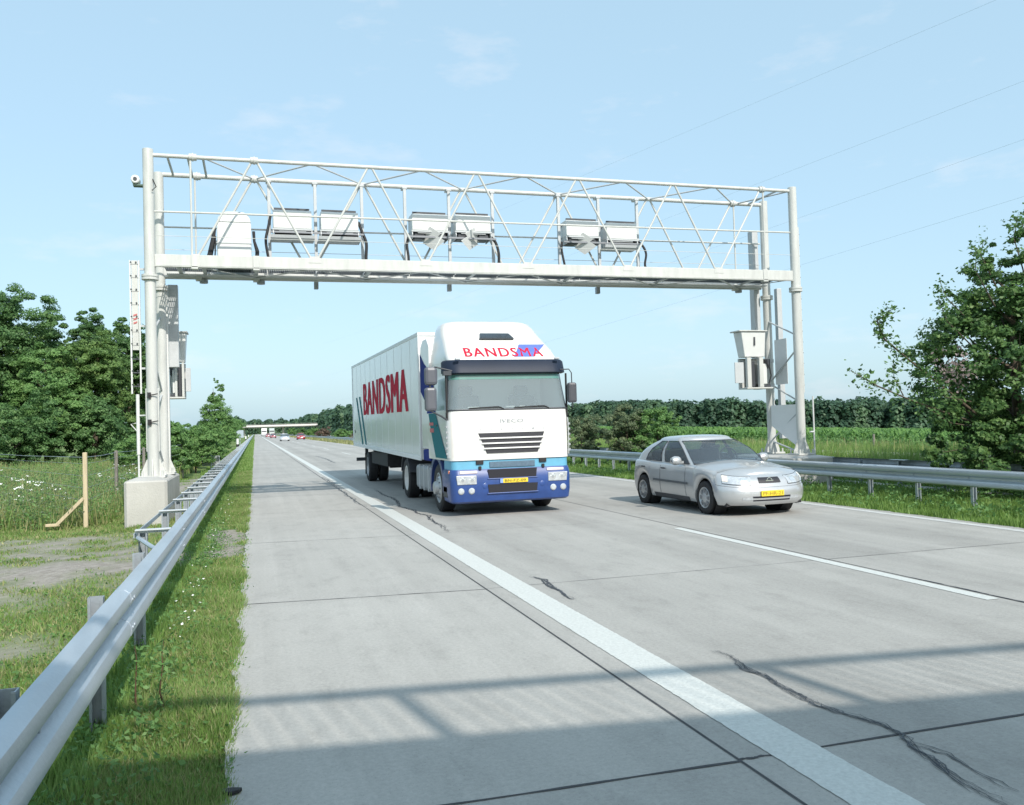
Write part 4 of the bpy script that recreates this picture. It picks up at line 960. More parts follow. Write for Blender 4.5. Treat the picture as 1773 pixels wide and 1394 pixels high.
# trailer body
TX = 1.165
tb = lambda y: .985+.0105*(y-2.9); tt = lambda y: 3.76+.018*(y-2.9)
mb = MB(); ya, yb = 3.02, 16.35
for y in (0,): pass
sec = lambda y: [(-TX, y, tb(y)), (TX, y, tb(y)), (TX, y, tt(y)-.03), (TX-.03, y, tt(y)), (-TX+.03, y, tt(y)), (-TX, y, tt(y)-.03)]
mb.loft([sec(y) for y in np.linspace(ya, yb, 12)], True, True, True); trl = mb.build('trailer_box', TRAILW, tr, 20)
mb = MB()
for s in (-1, 1):
    mb.box(s*TX-.012, s*TX+.012, ya-.012, ya+.08, tb(ya)-.01, tt(ya)+.01); mb.box(s*TX-.015, s*TX+.015, yb-.08, yb+.012, tb(yb)-.01, tt(yb)+.01)
    mb.bar((s*TX, ya, tt(ya)-.03), (s*TX, yb, tt(yb)-.03), .03, .07); mb.bar((s*TX, ya, tb(ya)+.03), (s*TX, yb, tb(yb)+.03), .03, .10)
mb.bar((-TX, ya-.006, tt(ya)-.03), (TX, ya-.006, tt(ya)-.03), .03, .07)
mb.build('edge_profile', mat('profile white', (.82, .83, .84), .4, 0, .05, 4), trl, 0)
mb = MB()
for y in np.arange(4.1, 16, 1.2): mb.box(-TX-.0035, -TX+.002, y-.006, y+.006, tb(y)+.1, tt(y)-.1)
mb.build('panel_seams', mat('seam light', (.72, .74, .75), .5), trl, 0)
text_obj('lettering', 'BANDSMA', TRED, trl, lambda u, v: Vector((-TX-.006, 13.05-u, 2.06+v+.0105*(8.8-u)*.9)), 8.5, 1.04, .10, space=1.10, push=Vector((-.0008, 0, 0)))
for y0, y1 in ((15.25, 13.75), (14.35, 12.85)):
    mb = MB(); mb.add([(-TX-.006, y0, 2.8), (-TX-.006, y0-.36, 2.8), (-TX-.006, y1-.36, tb(14)+.09), (-TX-.006, y1, tb(14)+.09)], [(0, 1, 2, 3)]); mb.build('teal_stripe', TTEAL, trl, 0)
mb = MB(); mb.lathe([(-.012, .001), (-.012, .05), (0, .05)], (-TX, 15.7, 1.62), 'x', 12); mb.build('round_marker', DARKG, trl)

# ---- passenger cars
def make_car(loc, rz, label, paint, group=None, plate='PF-HR-21', detail=True, plate_mat=YELLOW):
    t = thing('parked_car' if False else 'hatchback', loc, label, 'car', group, rz)
    AX = (.86, 3.38); AR = .335; WRr = .292
    ysd = sorted(set([round(v, 3) for v in list(np.arange(.45, 3.7, .16))+[a+AR*math.cos(q) for a in AX for q in np.linspace(0, math.pi, 15)]]))
    ysd = [y for y in ysd if .44 < y < 3.72]
    def belt(y): return float(np.interp(y, [0, .25, .6, 1.2, 2.4, 3.6, 4.05], [.645, .705, .77, .845, .865, .895, .91]))
    prof_y = lambda v: float(np.interp(v, [0, .12, .3, .5, .6, .64, .8, .9, .96, 1], [.07, .02, 0, .005, .02, .04, .065, .095, .14, .22]))
    prof_r = lambda v: float(np.interp(v, [0, .3, .55, .8, .92, 1], [.05, .0, .0, .04, .07, .13]))
    prof_x = lambda v: float(np.interp(v, [0, .1, .3, .45, .6, .8, .9, .96, 1], [.06, .025, .006, 0, .004, .016, .03, .05, .085]))
    nring = None
    def base_ring(v):
        return rrect(.845-prof_x(v), prof_y(v), 4.0-prof_r(v), .40, .32, ysd, 6, 6, .10)
    R0 = base_ring(.5); N = len(R0)
    def S(i, v, off=0.):
        R = base_ring(v); x, y = R[i % N]; zb = .19
        for a in AX:
            if abs(y-a) < AR and abs(x) > .5: zb = max(zb, .292+math.sqrt(max(0, AR*AR-(y-a)**2)))
        zt = belt(y); z = zb+(zt-zb)*v
        # side panels keep their section height above the arch
        if off:
            x0, y0 = R[(i-1) % N]; x1, y1 = R[(i+1) % N]; d = Vector((x1-x0, y1-y0)); nn_ = Vector((d.y, -d.x)).normalized(); x += nn_.x*off; y += nn_.y*off
        return (x, y, z)
    mb = MB(); V = [0, .06, .14, .3, .42, .5, .58, .62, .66, .74, .82, .9, .96, 1]
    mb.loft([[S(i, v) for i in range(N)] for v in V], True)
    top = [S(i, 1) for i in range(N)]; half = N//2
    rows = []
    for i in range(0, half+1):
        a = Vector(top[i]); b = Vector(top[-i % N]); rows.append([tuple(a.lerp(b, k/8)+Vector((0, 0, .075*(1-(2*k/8-1)**2)*min(1, (a-b).length/1.2)))) for k in range(9)])
    ymid = [top[i][1] for i in range(half+1)]
    mb.loft(rows, False, skip=lambda i, k: ymid[i] > 1.28 and ymid[min(i+1, half)] < 3.80); mb.build('body', paint, t, 38)
    mb = MB(); mb.box(-.74, .74, .25, 3.8, .17, .24); mb.build('underbody', DARK, t, 0)
    # cabin
    gy = [1.7+1.75*k/11 for k in range(12)]
    def G(i, v, off=0.):
        z0 = None
        w_ = .775-.15*v-.055*v**4+.02*math.sin(math.pi*v); yf = 1.08+.72*v+.22*v**5; yb = 3.90-.30*v-.42*v**3
        sy = [yf+.34+(yb-.3-yf-.34)*q for q in np.linspace(.06, .94, 12)]
        R = rrect(w_+off, yf-off, yb+off, .34-.10*v, .30-.08*v, sy, 6, 6, .16-.05*v); x, y = R[i % len(R)]
        zz = (belt(min(y, 3.9))-.02)*(1-v)+1.296*v-.012*max(0., y-2.5)*v
        return (x, y, zz+off*.5)
    NG = len(rrect(.7, 1, 3, .3, .3, list(range(12)), 6, 6)); hg = NG//2
    mb = MB(); VR = [0, .075, .15, .34, .45, .6, .78, .945, 1.0]
    rings = [[G(i, v) for i in range(NG)] for v in VR]
    for sc_, dz in ((.985, .018), (.95, .034), (.88, .052), (.74, .068), (.5, .080), (.25, .085)):
        cx_ = 2.62; rings.append([(x*sc_, cx_+(y-cx_)*sc_, z+dz) for x, y, z in rings[8]])
    def hole(i, k):
        if not (1 <= i <= 6): return False
        kk = k if k < hg else NG-1-k
        front = kk <= 9; rear = kk >= hg-9 and i >= 3
        return front or rear or 12 <= kk <= 17 or 19 <= kk <= 22
    mb.loft(rings, True, False, True, skip=hole); cb = mb.build('roof', paint, t, 45)
    def pane(name, idx, v0, v1, off=.006, mat_=GLASS_C, nv=6, shrink=None):
        mb = MB(); rows = []
        for k in range(nv+1):
            v = v0+(v1-v0)*k/nv; rows.append([G(i, v, off) for i in idx])
        mb.loft(rows, False); return mb.build(name, mat_, t, 60)
    SEAL = DARKG
    wsn = pane('windscreen', range(-10, 11), .070, .950, .004)
    # ring steps: 0-5 front, 6-12 corner, 13-24 side, 25-31 rear corner
    for sg in (1, -1):
        q = lambda a, b: [sg*i for i in range(a, b+1)]
        pane('side_window', q(12, 18), .070, .950, .004); pane('side_window', q(19, 23), .070, .950, .004)
        for ia, ib in ((12, 18), (19, 23)):
            mb = MB(); mb.tube([G(sg*i, .075, .006) for i in range(ia, ib+1)], .011, 5); mb.tube([G(sg*i, .945, .006) for i in range(ia, ib+1)], .007, 5)
            for ie in (ia, ib): mb.tube([G(sg*ie, v, .006) for v in (.075, .35, .6, .945)], .009, 5)
            mb.build('window_seal', SEAL, t)
    pane('rear_window', range(hg-9, hg+10), .335, .950, .004)
    mb = MB(); mb.tube([G(i, .075, .004) for i in range(-10, 11)], .012, 5); mb.tube([G(i, .945, .004) for i in range(-10, 11)], .009, 5); mb.tube([G(10, v, .004) for v in (.075, .35, .6, .945)], .008, 5); mb.tube([G(-10, v, .004) for v in (.075, .35, .6, .945)], .008, 5); mb.build('window_seal', SEAL, wsn)
    mb = MB(); mb.tube([G(i, .10, .012) for i in range(-7, 1)], .010, 5); mb.tube([G(i, .075, .014) for i in range(0, 8)], .010, 5); mb.build('wiper', DARK, t)
    # inside: seats, wheel
    if detail:
        for x in (-.36, .36):
            mb = MB(); mb.prism([(2.15, .45), (2.62, .45), (2.85, 1.08), (2.72, 1.10), (2.5, .62), (2.15, .6)], 'x', x-.22, x+.22); mb.box(x-.12, x+.12, 2.74, 2.84, 1.10, 1.24); mb.build('seat', DARKG, cb, 0, .03)
        mb = MB(); mb.prism([(3.0, .5), (3.35, .5), (3.55, 1.05), (3.42, 1.06), (3.25, .66), (3.0, .62)], 'x', -.55, .55); mb.build('rear_bench', DARKG, cb, 0, .03)
        mb = MB(); mb.prism([(1.35, .80), (1.75, .90), (1.95, .86), (1.95, .7)], 'x', -.66, .66); mb.build('dashboard', DARKG, cb, 0)
        mb = MB(); mb.tube([(.36+.18*math.cos(a), 1.98+.06*math.sin(a), .95+.17*math.sin(a)) for a in np.linspace(0, 2*math.pi, 18)], .014, 6); mb.build('steering_wheel', DARK, cb)
        mb = MB(); mb.box(-.10, .10, 1.84, 1.87, 1.13, 1.19); mb.build('inner_mirror', DARK, cb, 0, .015)
    def spatch(name, idx, v0, v1, off, mm, parent=t, nv=4, smooth=60):
        mb = MB(); rows = [[S(i, v0+(v1-v0)*k/nv, off) for i in idx] for k in range(nv+1)]; mb.loft(rows, False); return mb.build(name, mm, parent, smooth)
    def fpatch(name, pts, off, mm, parent=t):
        """outline on the nose: (x, v)"""
        mb = MB(); vs = []
        for x, v in pts: vs.append((x, prof_y(v)+.10*(abs(x)/.845)**2*.8-off, .19+(belt(.05)-.19)*v))
        n_ = len(vs); vs += [(x, y+.03, z) for x, y, z in vs]
        mb.add(vs, [tuple(range(n_)), tuple(range(2*n_-1, n_-1, -1))]+[(i, n_+i, n_+(i+1) % n_, (i+1) % n_) for i in range(n_)]); return mb.build(name, mm, parent, 0)
    for sg in (1, -1):
        hl = spatch('headlight', [sg*i for i in range(5, 11)], .73, .97, .008, LAMPW); mb = MB(); mb.tube([S(sg*i, .73, .008) for i in range(5, 11)]+[S(sg*10, .97, .008)]+[S(sg*i, .97, .008) for i in range(10, 4, -1)]+[S(sg*5, .73, .008)], .005, 5); mb.build('lamp_seam', DARKG, hl)
        if detail:
            spatch('reflector', [sg*i for i in range(6, 8)], .82, .94, .011, CHROME, hl); spatch('indicator_lens', [sg*i for i in range(9, 11)], .80, .96, .011, mat('indicator lens', (.80, .72, .62), .15, coat=.6), hl)
            spatch('fog_lamp', [sg*i for i in range(5, 8)], .20, .30, .006, LAMPW)
    spatch('grille', range(-3, 4), .79, .955, .009, mat('grille black', (.02, .02, .026), .5))
    if detail:
        mb = MB(); mb.lathe([(-.004, .042), (-.004, .052), (.004, .052), (.004, .042)], (0, prof_y(.88)-.014, .60), 'y', 20); mb.box(-.075, .075, prof_y(.88)-.022, prof_y(.88)-.012, .592, .606); mb.build('badge', CHROME, t)
        for v0, v1 in ((.27, .335), (.15, .20)): spatch('air_slot', range(-5, 6), v0, v1, .004, MATS['slot black'])
        for v_ in (.64, ):
            spatch('bumper_seam', range(-12, 13), v_, v_+.014, .003, mat('seam dark', (.12, .12, .13), .6))
    zp = .19+(belt(0)-.19)*.42
    mb = MB(); mb.box(-.22, .22, -.022, -.004, zp-.04, zp+.055); pl = mb.build('number_plate', plate_mat, t, 0, .004)
    if detail: text_obj('plate_letters', plate, mat('plate brown', (.30, .22, .03), .6), pl, lambda u, v: Vector((-.19+u, -.0245, zp-.02+v)), .38, .055, .012)
    for sg in (1, -1):
        if detail:
            side = [i for i in range(13, 13+len(ysd)) if AX[0]+AR+.06 < base_ring(.5)[i][1] < AX[1]-AR-.05]
            spatch('rub_strip', [sg*i for i in side], .46, .52, .012, mat('strip grey', (.10, .11, .12), .5)); spatch('sill', [sg*i for i in side], .0, .12, .004, mat('sill grey', (.06, .065, .075), .6))
            for y in (2.42, 3.30):
                mb = MB(); mb.box(sg*.840-.012, sg*.840+.012, y-.085, y+.085, .745, .775); mb.build('door_handle', DARKG, t, 0, .01)
            mb = MB()
            for y in (1.52, 2.55):
                for k in range(8):
                    pass
                mb.tube([(sg*(.847-prof_x(v)), y+.02*v, .19+(belt(y)-.19)*v) for v in np.linspace(.14, 1, 9)], .004, 5)
            mb.build('door_seam', MATS['seam dark'], t)
            mb = MB(); mb.lathe([(-.10, .02), (-.09, .06), (-.03, .085), (.05, .08), (.09, .05), (.10, .001)], (sg*.93, 1.68, .925), 'x', 16); mb.box(min(sg*.78, sg*.88), max(sg*.78, sg*.88), 1.66, 1.72, .87, .915); mb.build('door_mirror', paint, t, 50)
        for a in AX:
            mb = MB(); mb.lathe([(0, .001), (0, AR+.012), (sg*.22, AR+.012)], (sg*.56, a, .292), 'x', 24); mb.build('wheel_well', DARK, t)
            wheel(t, sg*.735, a, WRr, WRr, .185, sg, RIMM)
    return t
make_car((8.62, 12.90, 0), 0., 'silver five-door hatchback with a yellow plate overtaking in the fast lane', SILVER)
RED = mat('red car paint', (.36, .02, .03), .35, .1, coat=.6); LSIL = mat('pale silver car paint', (.62, .64, .68), .35, .3, coat=.6)
make_car((9.35, 184, 0), 0., 'dark red car in the fast lane, beside the far silver car', RED, None, detail=False, plate_mat=LAMPW)
make_car((5.45, 164, 0), 0., 'pale silver car in the slow lane far behind the lorry', LSIL, None, detail=False, plate_mat=LAMPW)
make_car((5.30, 262, 0), 0., 'dark red car in the slow lane behind the far silver car', mat('dark red paint', (.25, .02, .04), .35, .1, coat=.6), None, detail=False, plate_mat=LAMPW)
make_car((4.75, 330, 0), 0., 'pinkish red car farthest down the slow lane, half hidden by another red car', mat('pale red paint', (.45, .10, .12), .35, .1, coat=.6), None, detail=False, plate_mat=LAMPW)
def far_lorry(loc, label, c1, c2):
    t = thing('box_lorry', loc, label, 'lorry', 'far lorries under the overpass')
    mb = MB(); mb.loft([[(x, y, z) for x, y in rrect(w_, yf, 2.0, .12, .05, [.6, 1.2])] for z, w_, yf in ((.9, 1.2, 0), (1.8, 1.2, .03), (2.6, 1.15, .2), (3.0, 1.1, .5), (3.4, 1.0, 1.0))], True, True, True); mb.build('cab', c1, t, 30)
    mb = MB(); mb.box(-1.22, 1.22, 2.1, 9.5, 1.0, 3.7); mb.build('box_body', c2, t, 0, .03)
    mb = MB(); mb.add([(-1.05, -.02+.06, 1.85), (1.05, .04, 1.85), (1.0, .16, 2.55), (-1.0, .16, 2.55)], [(0, 1, 2, 3)]); mb.build('windscreen', DARKG, t, 0)
    mb = MB(); mb.box(-1.2, 1.2, -.05, .6, .35, .9); mb.build('bumper', STEELG, t, 0, .04)
    for s in (-1, 1):
        for y in (1.3, 7.5):
            mb = MB(); mb.lathe([(-.15, .001), (-.15, .48), (.15, .48), (.15, .001)], (s*1.02, y, .48), 'x', 18); mb.build('wheel', DARK, t)
far_lorry((4.25, 415, 0), 'far white lorry under the overpass in the slow lane', TWHITE, TWHITE)
far_lorry((7.9, 425, 0), 'far greenish grey lorry beside the white one under the overpass', mat('lorry sage', (.42, .48, .46), .5), mat('lorry sage', (.42, .48, .46), .5))
# ------------------------------------------------------------------ trees and shrubs
def crown(cx, cy, z0, z1, r, n=6, sq=1.):
    """a handful of ellipsoids that make one uneven crown"""
    b = [(cx, cy, z0+(z1-z0)*.5, r*.8, r*.8, (z1-z0)*.42)]
    for i in range(n):
        a = i*2.4+random.random(); h = z0+(z1-z0)*random.uniform(.2, .8); k = random.uniform(.35, .6)
        b.append((cx+math.cos(a)*r*.6, cy+math.sin(a)*r*.6, h, r*k, r*k, r*k*sq))
    b.append((cx, cy, z1-r*.42, r*.42, r*.42, r*.42)); b.append((cx, cy, z0+(z1-z0)*.72, r*.62, r*.62, (z1-z0)*.24))
    return b
LT = 'tall trees behind the weedy meadow'
def tree(x, y, h, r, n, leaf, m_, label, group, z0=None, nb=9, zb=.0, clump=.21, nclump=330, name='tree', trunk_r=.16, sq=1.1):
    g0 = float(gz(x, y))
    return plant(name, (x, y, g0), crown(0, 0, h*.02 if z0 is None else z0, h, r, nb, sq), int(n*2.1), leaf*.58, m_, label, 'tree', group, clump, nclump, dict(h=h*.85, r=trunk_r, limbs=7, spread=r*.8))
tree(-22.0, 63, 12.0, 5.2, 26000, .20, L_DARK, 'tall oak at the very edge of the picture, left of the other meadow trees', LT)
tree(-15.4, 58, 11.3, 4.2, 62000, .14, L_DARK, 'broad round oak, the tallest and widest tree behind the weedy meadow', LT, nclump=480)
tree(-11.2, 55, 7.3, 3.0, 40000, .13, L_MID, 'lower rounded tree sloping down from the broad oak towards the birch-like tree', LT)
tree(-10.1, 62, 10.4, 1.9, 26000, .13, L_MID if False else L_DARK, 'slender pointed tree rising between the broad oak and the gantry leg', LT, nb=5)
tree(-7.6, 60, 9.7, 2.3, 34000, .13, L_DARK, 'tree standing directly behind the gantry leg and its ladder', LT)
tree(-7.3, 66, 7.4, 1.6, 16000, .13, L_DARK, 'short tree peeking out on the road side of the gantry leg', LT, nb=4)
tree(-13.2, 61, 9.3, 2.9, 30000, .13, L_ASH, 'tree filling the gap between the broad oak and the slender pointed one', LT)
tree(-8.9, 57, 8.4, 2.4, 24000, .13, L_ASH, 'bushy tree in front of the slender pointed one, left of the ladder', LT)
tree(-18.6, 60, 10.6, 3.4, 26000, .15, L_DARK, 'tree between the broad oak and the left edge of the picture', LT)
tree(-16.5, 51, 4.6, 3.2, 16000, .15, L_MID, 'low leafy tree in front of the broad oak at the meadow edge', LT, nb=5)
tree(-8.6, 54, 4.2, 2.2, 14000, .13, L_DARK, 'low dark tree under the slender pointed one, beyond the fence', LT, nb=5)
tree(-12.4, 51, 3.6, 2.6, 14000, .12, L_DARK, 'low dark thicket under the round oak, between it and the fence', LT, nb=6)
tree(-21, 52, 4.6, 3.4, 14000, .14, L_DARK, 'thicket at the left edge of the picture behind the weeds', LT, nb=6)
SH = 'bushes along the verge'
def shrub(x, y, h, r, n, leaf, m_, label, group=SH, **k):
    g0 = float(gz(x, y)) if not (0 < x < 10.6) else 0
    return plant('shrub', (x, y, g0), crown(0, 0, .02, h, r, 6, .9), int(n*2.0), leaf*.64, m_, label, 'shrub', group, k.get('clump', .25), k.get('nclump', 170), dict(h=h*.7, r=.04, limbs=6, spread=r*.7, lo=.15))
shrub(-3.35, 39, 2.45, 1.25, 14000, .075, L_MID, 'dense bright green shrub just behind the gantry plinth')
shrub(-2.55, 43.5, 2.35, 1.15, 11000, .08, L_MID, 'pale green shrub behind the twin grey sign backs')
shrub(-3.9, 46, 2.7, 1.3, 10000, .08, L_MID, 'full green shrub between the gantry leg and the slim young tree')
shrub(-2.2, 48.5, 2.0, 1.0, 8000, .08, L_MID, 'low round shrub touching the far side of the twin sign backs')
shrub(-4.8, 41, 1.9, 1.1, 6000, .08, L_MID, 'low shrub on the meadow side of the gantry leg')
shrub(-2.4, 54, 2.7, 1.1, 8000, .09, L_MID, 'shrub at the foot of the slim young tree')
plant('tree', (-2.15, 58, -.1), [(0, 0, 2.6, .95, .95, 1.8), (.1, 0, 4.2, .5, .5, .9), (-.2, 0, 3.4, .7, .7, 1.0), (.35, 0, 2.2, .7, .7, .8), (0, 0, 5.0, .22, .22, .4)], 16000, .055, L_MID, 'slim young tree with an airy pointed crown beside the guardrail', 'tree', None, .24, 200, dict(h=4.7, r=.05, limbs=8, spread=.7))
for x, y, h, r, l_ in ((-3.0, 74, 2.9, 1.3, 'bush beyond the slim young tree'), (-3.0, 92, 3.1, 1.5, 'bush just behind the first white delineator'), (-3.6, 125, 3.6, 1.9, 'bush past the small blue-grey road sign'), (-4.4, 170, 4.4, 2.6, 'bush near the last delineator'), (-5.5, 235, 5.4, 3.4, 'big bush on the verge before the far overpass'), (-8, 320, 8.0, 5.0, 'large bush hiding the end of the far overpass')):
    shrub(x, y, h, r, 5000, .04*max(2.2, h*.75), L_MID, l_+', on the grass side')
# median planting
shrub(14.15, 31.2, 2.45, 1.25, 15000, .06, L_GREY, 'greyish willow shrub on the median, left part of the bushes beside the lorry cab', 'median bushes')
shrub(12.95, 33, 2.1, 1.0, 9000, .06, L_GREY, 'small greyish shrub nearest the lorry mirror on the median', 'median bushes')
shrub(15.0, 30.2, 2.35, .95, 9000, .065, L_MID, 'bright green leafy shrub on the median behind the hatchback roof', 'median bushes')
shrub(15.9, 31.5, 1.5, .7, 4000, .06, L_MID, 'small green shrub at the hatchback end of the median bushes', 'median bushes')
for x, y, h, r, m_, l_ in ((14.2, 118, 2.1, 1.8, L_BROWN, 'brownish seeding bush next to the rear edge of the trailer'), (14.4, 150, 2.0, 1.9, L_MID, 'green median bush beyond the brownish one'), (13.8, 185, 2.4, 1.8, L_BROWN, 'second brownish bush, beside the far red car'), (14.5, 225, 2.6, 2.2, L_MID, 'green bush right of the far red car'), (14.2, 280, 3.0, 2.4, L_DARK, 'dark bush on the median before the overpass'), (14.4, 350, 3.2, 2.6, L_MID, 'bush on the median close to the overpass')):
    shrub(x, y, h, r, 4000, .09+.0004*y, m_, l_, 'far bushes on the median')
# the big leafy tree on the median
g0 = float(gz(15.2, 14.0))
bl = [(-.7, -.9, .30, 1.5, .7, .32), (1.2, -1.2, .32, 1.6, .7, .34), (-.9, -1.0, .55, 1.3, .6, .42), (.9, -1.3, .6, 1.4, .7, .5), (2.2, -1.4, .7, 1.3, .7, .6), (-1.7, -.2, 1.15, .95, .8, .7), (-1.95, -.3, .62, .75, .6, .42), (.3, .3, 2.2, 1.3, 1.2, 1.1), (0, .2, 2.6, 2.0, 2.2, 1.8), (.4, .3, 4.1, 1.45, 1.5, 1.25), (-1.25, -.1, 1.5, 1.0, 1.0, .8), (-1.0, .2, 3.0, .95, 1.0, 1.0), (1.4, 0, 3.4, 1.5, 1.5, 1.8), (.7, 0, 5.0, .8, .8, .75), (1.0, .1, 5.7, .45, .45, .6),
      (-.6, 0, 4.3, .45, .5, .7), (-.15, .1, 4.9, .35, .35, .5), (-1.5, 0, 3.75, .30, .35, .5), (.8, -.6, 1.0, 1.9, 1.2, .8), (-.6, -.5, .80, 1.6, 1.1, .6), (2.4, -.4, 1.6, 1.7, 1.4, 1.4), (2.4, 0, 3.4, 1.5, 1.6, 1.8)]
bt = thing('tree', (15.2, 14.0, g0), 'big dark leafy tree on the median, reaching over the guardrail with loose sprigs', 'tree')
p, nn, tt = crown_points([(b[0], b[1], b[2], b[3]*.92, b[4]*.92, b[5]*.92) for b in bl], 135000, .17, 900)
tw = []; tp = []
mbt = trunk_mb(4.5, .11, 12, 1.5, lo=.12)
def sprig(P, r=.02, n=120, sp=.10):
    global p, nn, tt
    mbt.tube(P, [r]+[r*.6]*(len(P)-2)+[r*.2], 6)
    P = [np.array(v) for v in P]; q = []
    for _ in range(n):
        i = random.randrange(len(P)-1); t = random.random()
        if i == 0 and t < .45: continue
        q.append(P[i]*(1-t)+P[i+1]*t+np.random.default_rng(random.randrange(10**6)).normal(0, sp, 3))
    q = np.array(q); p = np.concatenate([p, q]); nn = np.concatenate([nn, np.tile([0, -.2, .5], (len(q), 1))]); tt = np.concatenate([tt, np.array([random.gauss(.5, .2) for _ in q])])
sprig([(-1.2, -.2, 1.6), (-2.3, -.3, 2.3), (-2.95, -.3, 2.75), (-3.4, -.2, 3.15), (-3.55, -.2, 3.5), (-3.15, -.2, 3.75)], .03, 520, .085)
sprig([(-1.4, -.2, 1.5), (-2.9, -.3, 1.95), (-3.7, -.3, 2.25), (-4.2, -.2, 2.55)], .024, 240, .11)
sprig([(-3.1, -.3, 2.05), (-3.3, -.3, 2.4), (-3.3, -.3, 2.75)], .012, 90, .07)
sprig([(-1.3, -.2, 1.4), (-2.2, -.5, 1.5), (-3.0, -.6, 1.9)], .015, 150, .12)
sprig([(-1.0, -.2, .9), (-1.9, -.5, 1.0), (-2.5, -.6, .95)], .02, 260, .14)
sprig([(-1.0, -.3, .8), (-1.7, -.7, .75), (-2.0, -1.2, .55), (-2.05, -1.4, .4)], .015, 160, .09)
sprig([(-.3, 0, 4.0), (-.8, 0, 4.9), (-.7, 0, 5.2)], .02, 150, .12); sprig([(.5, 0, 5.0), (.3, 0, 5.6), (.55, 0, 5.9)], .015, 120, .10); sprig([(1.0, 0, 5.4), (1.2, 0, 6.3), (1.25, 0, 6.9)], .02, 180, .14)
sprig([(-1.0, 0, 3.4), (-1.7, 0, 4.0), (-1.85, 0, 4.35)], .015, 160, .10)
sprig([(-1.3, -.2, 3.0), (-1.9, -.2, 3.5), (-2.1, -.2, 4.0)], .015, 200, .10); sprig([(-.8, -.3, 3.8), (-1.25, -.3, 4.5), (-1.2, -.3, 4.95)], .015, 200, .09)
sprig([(0, -.3, 4.4), (-.25, -.3, 5.2), (-.1, -.3, 5.7)], .016, 220, .10); sprig([(.2, -.4, 4.6), (.5, -.4, 5.6), (.65, -.4, 6.2)], .016, 240, .11); sprig([(-1.6, -.4, 1.9), (-2.4, -.6, 2.0), (-2.7, -.6, 2.35)], .014, 200, .11)
v = leaf_quads(p, .045*rng.uniform(.6, 1.3, len(p)), nn, .62)
np_mesh('crown', v, 4, tt, L_BUSH, bt)
mbt.build('trunk', BARK, bt, 60)
pk = rng.normal(size=(200, 3))*np.array([.15, .2, .20])+np.array([-2.1, -.5, 2.5])
np_mesh('dry_sprays', leaf_quads(pk, .042*rng.uniform(.6, 1.2, 200)), 4, rng.uniform(.2, 1, 200), leaf_mat('pinkish dry leaf', (.16, .12, .11), (.27, .21, .20), (.40, .33, .32), .3), bt)

tree(15.1, 9.4, 3.9, 1.7, 12000, .075, L_BUSH, 'smaller leafy tree on the median, nearer the viewer than the big one', None, nb=6, nclump=160)
# ------------------------------------------------------------------ far woods (one mass each)
def woods(name, pts, hts, depth, n_trees, leaf, per, m_):
    P = []; N = []; T = []
    seg = [np.array(a, float) for a in pts]
    for i in range(n_trees):
        t = rng.uniform(0, len(seg)-1.001); k = int(t); f_ = t-k
        c = seg[k]*(1-f_)+seg[k+1]*f_; h = (hts[k]*(1-f_)+hts[k+1]*f_)*rng.choice([rng.uniform(.62, .85), rng.uniform(.82, 1.0), rng.uniform(.95, 1.14)])
        away = np.array([c[0], c[1]]); away /= np.linalg.norm(away); dd = rng.uniform(0, 1)**1.5*depth
        x, y = c[0]+away[0]*dd, c[1]+away[1]*dd; r = h*rng.uniform(.22, .34); tone = rng.normal(0, .24)
        for (cx, cy, cz, rr) in [(0, 0, h*.66, r), (0, 0, h*.32, r*.95), (0, 0, -h*.02, r*.9), (r*.8, 0, h*.05, r*.9), (-r*.8, 0, h*.05, r*.9)]+[(rng.uniform(-.7, .7)*r, rng.uniform(-.7, .7)*r, h*rng.uniform(.3, .88), r*.5) for _ in range(5)]:
            m = int(per*(rr/r)**2)
            q = rng.normal(size=(m, 3)); q /= np.linalg.norm(q, axis=1)[:, None]; q[:, 2] = np.where(q[:, 2] < -.4, -q[:, 2], q[:, 2])
            P.append(np.array([x+cx, y+cy, c[2]+min(cz, h-rr*.7)])+q*rr*rng.uniform(.75, 1.05, m)[:, None]); N.append(q+np.array([0, 0, .3])); T.append(.45+tone+rng.normal(0, .13, m))
    P = np.concatenate(P); N = np.concatenate(N); T = np.concatenate(T)
    o = np_mesh(name, leaf_quads(P, leaf*rng.uniform(.7, 1.3, len(P)), N, .7, .7), 4, T, m_)
    o['kind'] = 'stuff'; return o
pj = lambda deg, d, z: (math.sin(math.radians(deg))*d, math.cos(math.radians(deg))*d, z)
woods('wood_across_the_field', [pj(17, 430, .5), pj(21, 420, .2), pj(24, 410, -.6), pj(27, 400, -1.6), pj(33, 400, -3.2), pj(40, 400, -4.8), pj(47, 400, -6.4), pj(55, 400, -8)], [11.5, 11.5, 12.2, 12.6, 13.0, 13.0, 13.0, 13.0], 45, 520, .85, 90, L_FAR)
woods('roadside_wood', [(33, 255, 0), (33, 330, 0), (34, 450, 0), (34, 600, 0), (30, 850, 0)], [10.0, 11.0, 11.5, 12, 12], 25, 120, .75, 80, L_FAR)
woods('wood_beyond_the_overpass', [(-60, 900, 0), (-10, 1000, 0), (25, 1000, 0), (70, 950, 0)], [14, 16, 16, 15], 80, 130, 1.6, 60, L_FAR)
woods('verge_wood', [(-9, 350, 0), (-9, 470, 0), (-10, 600, 0), (-12, 850, 0)], [8, 9, 9.5, 12], 10, 50, .7, 80, L_FAR)

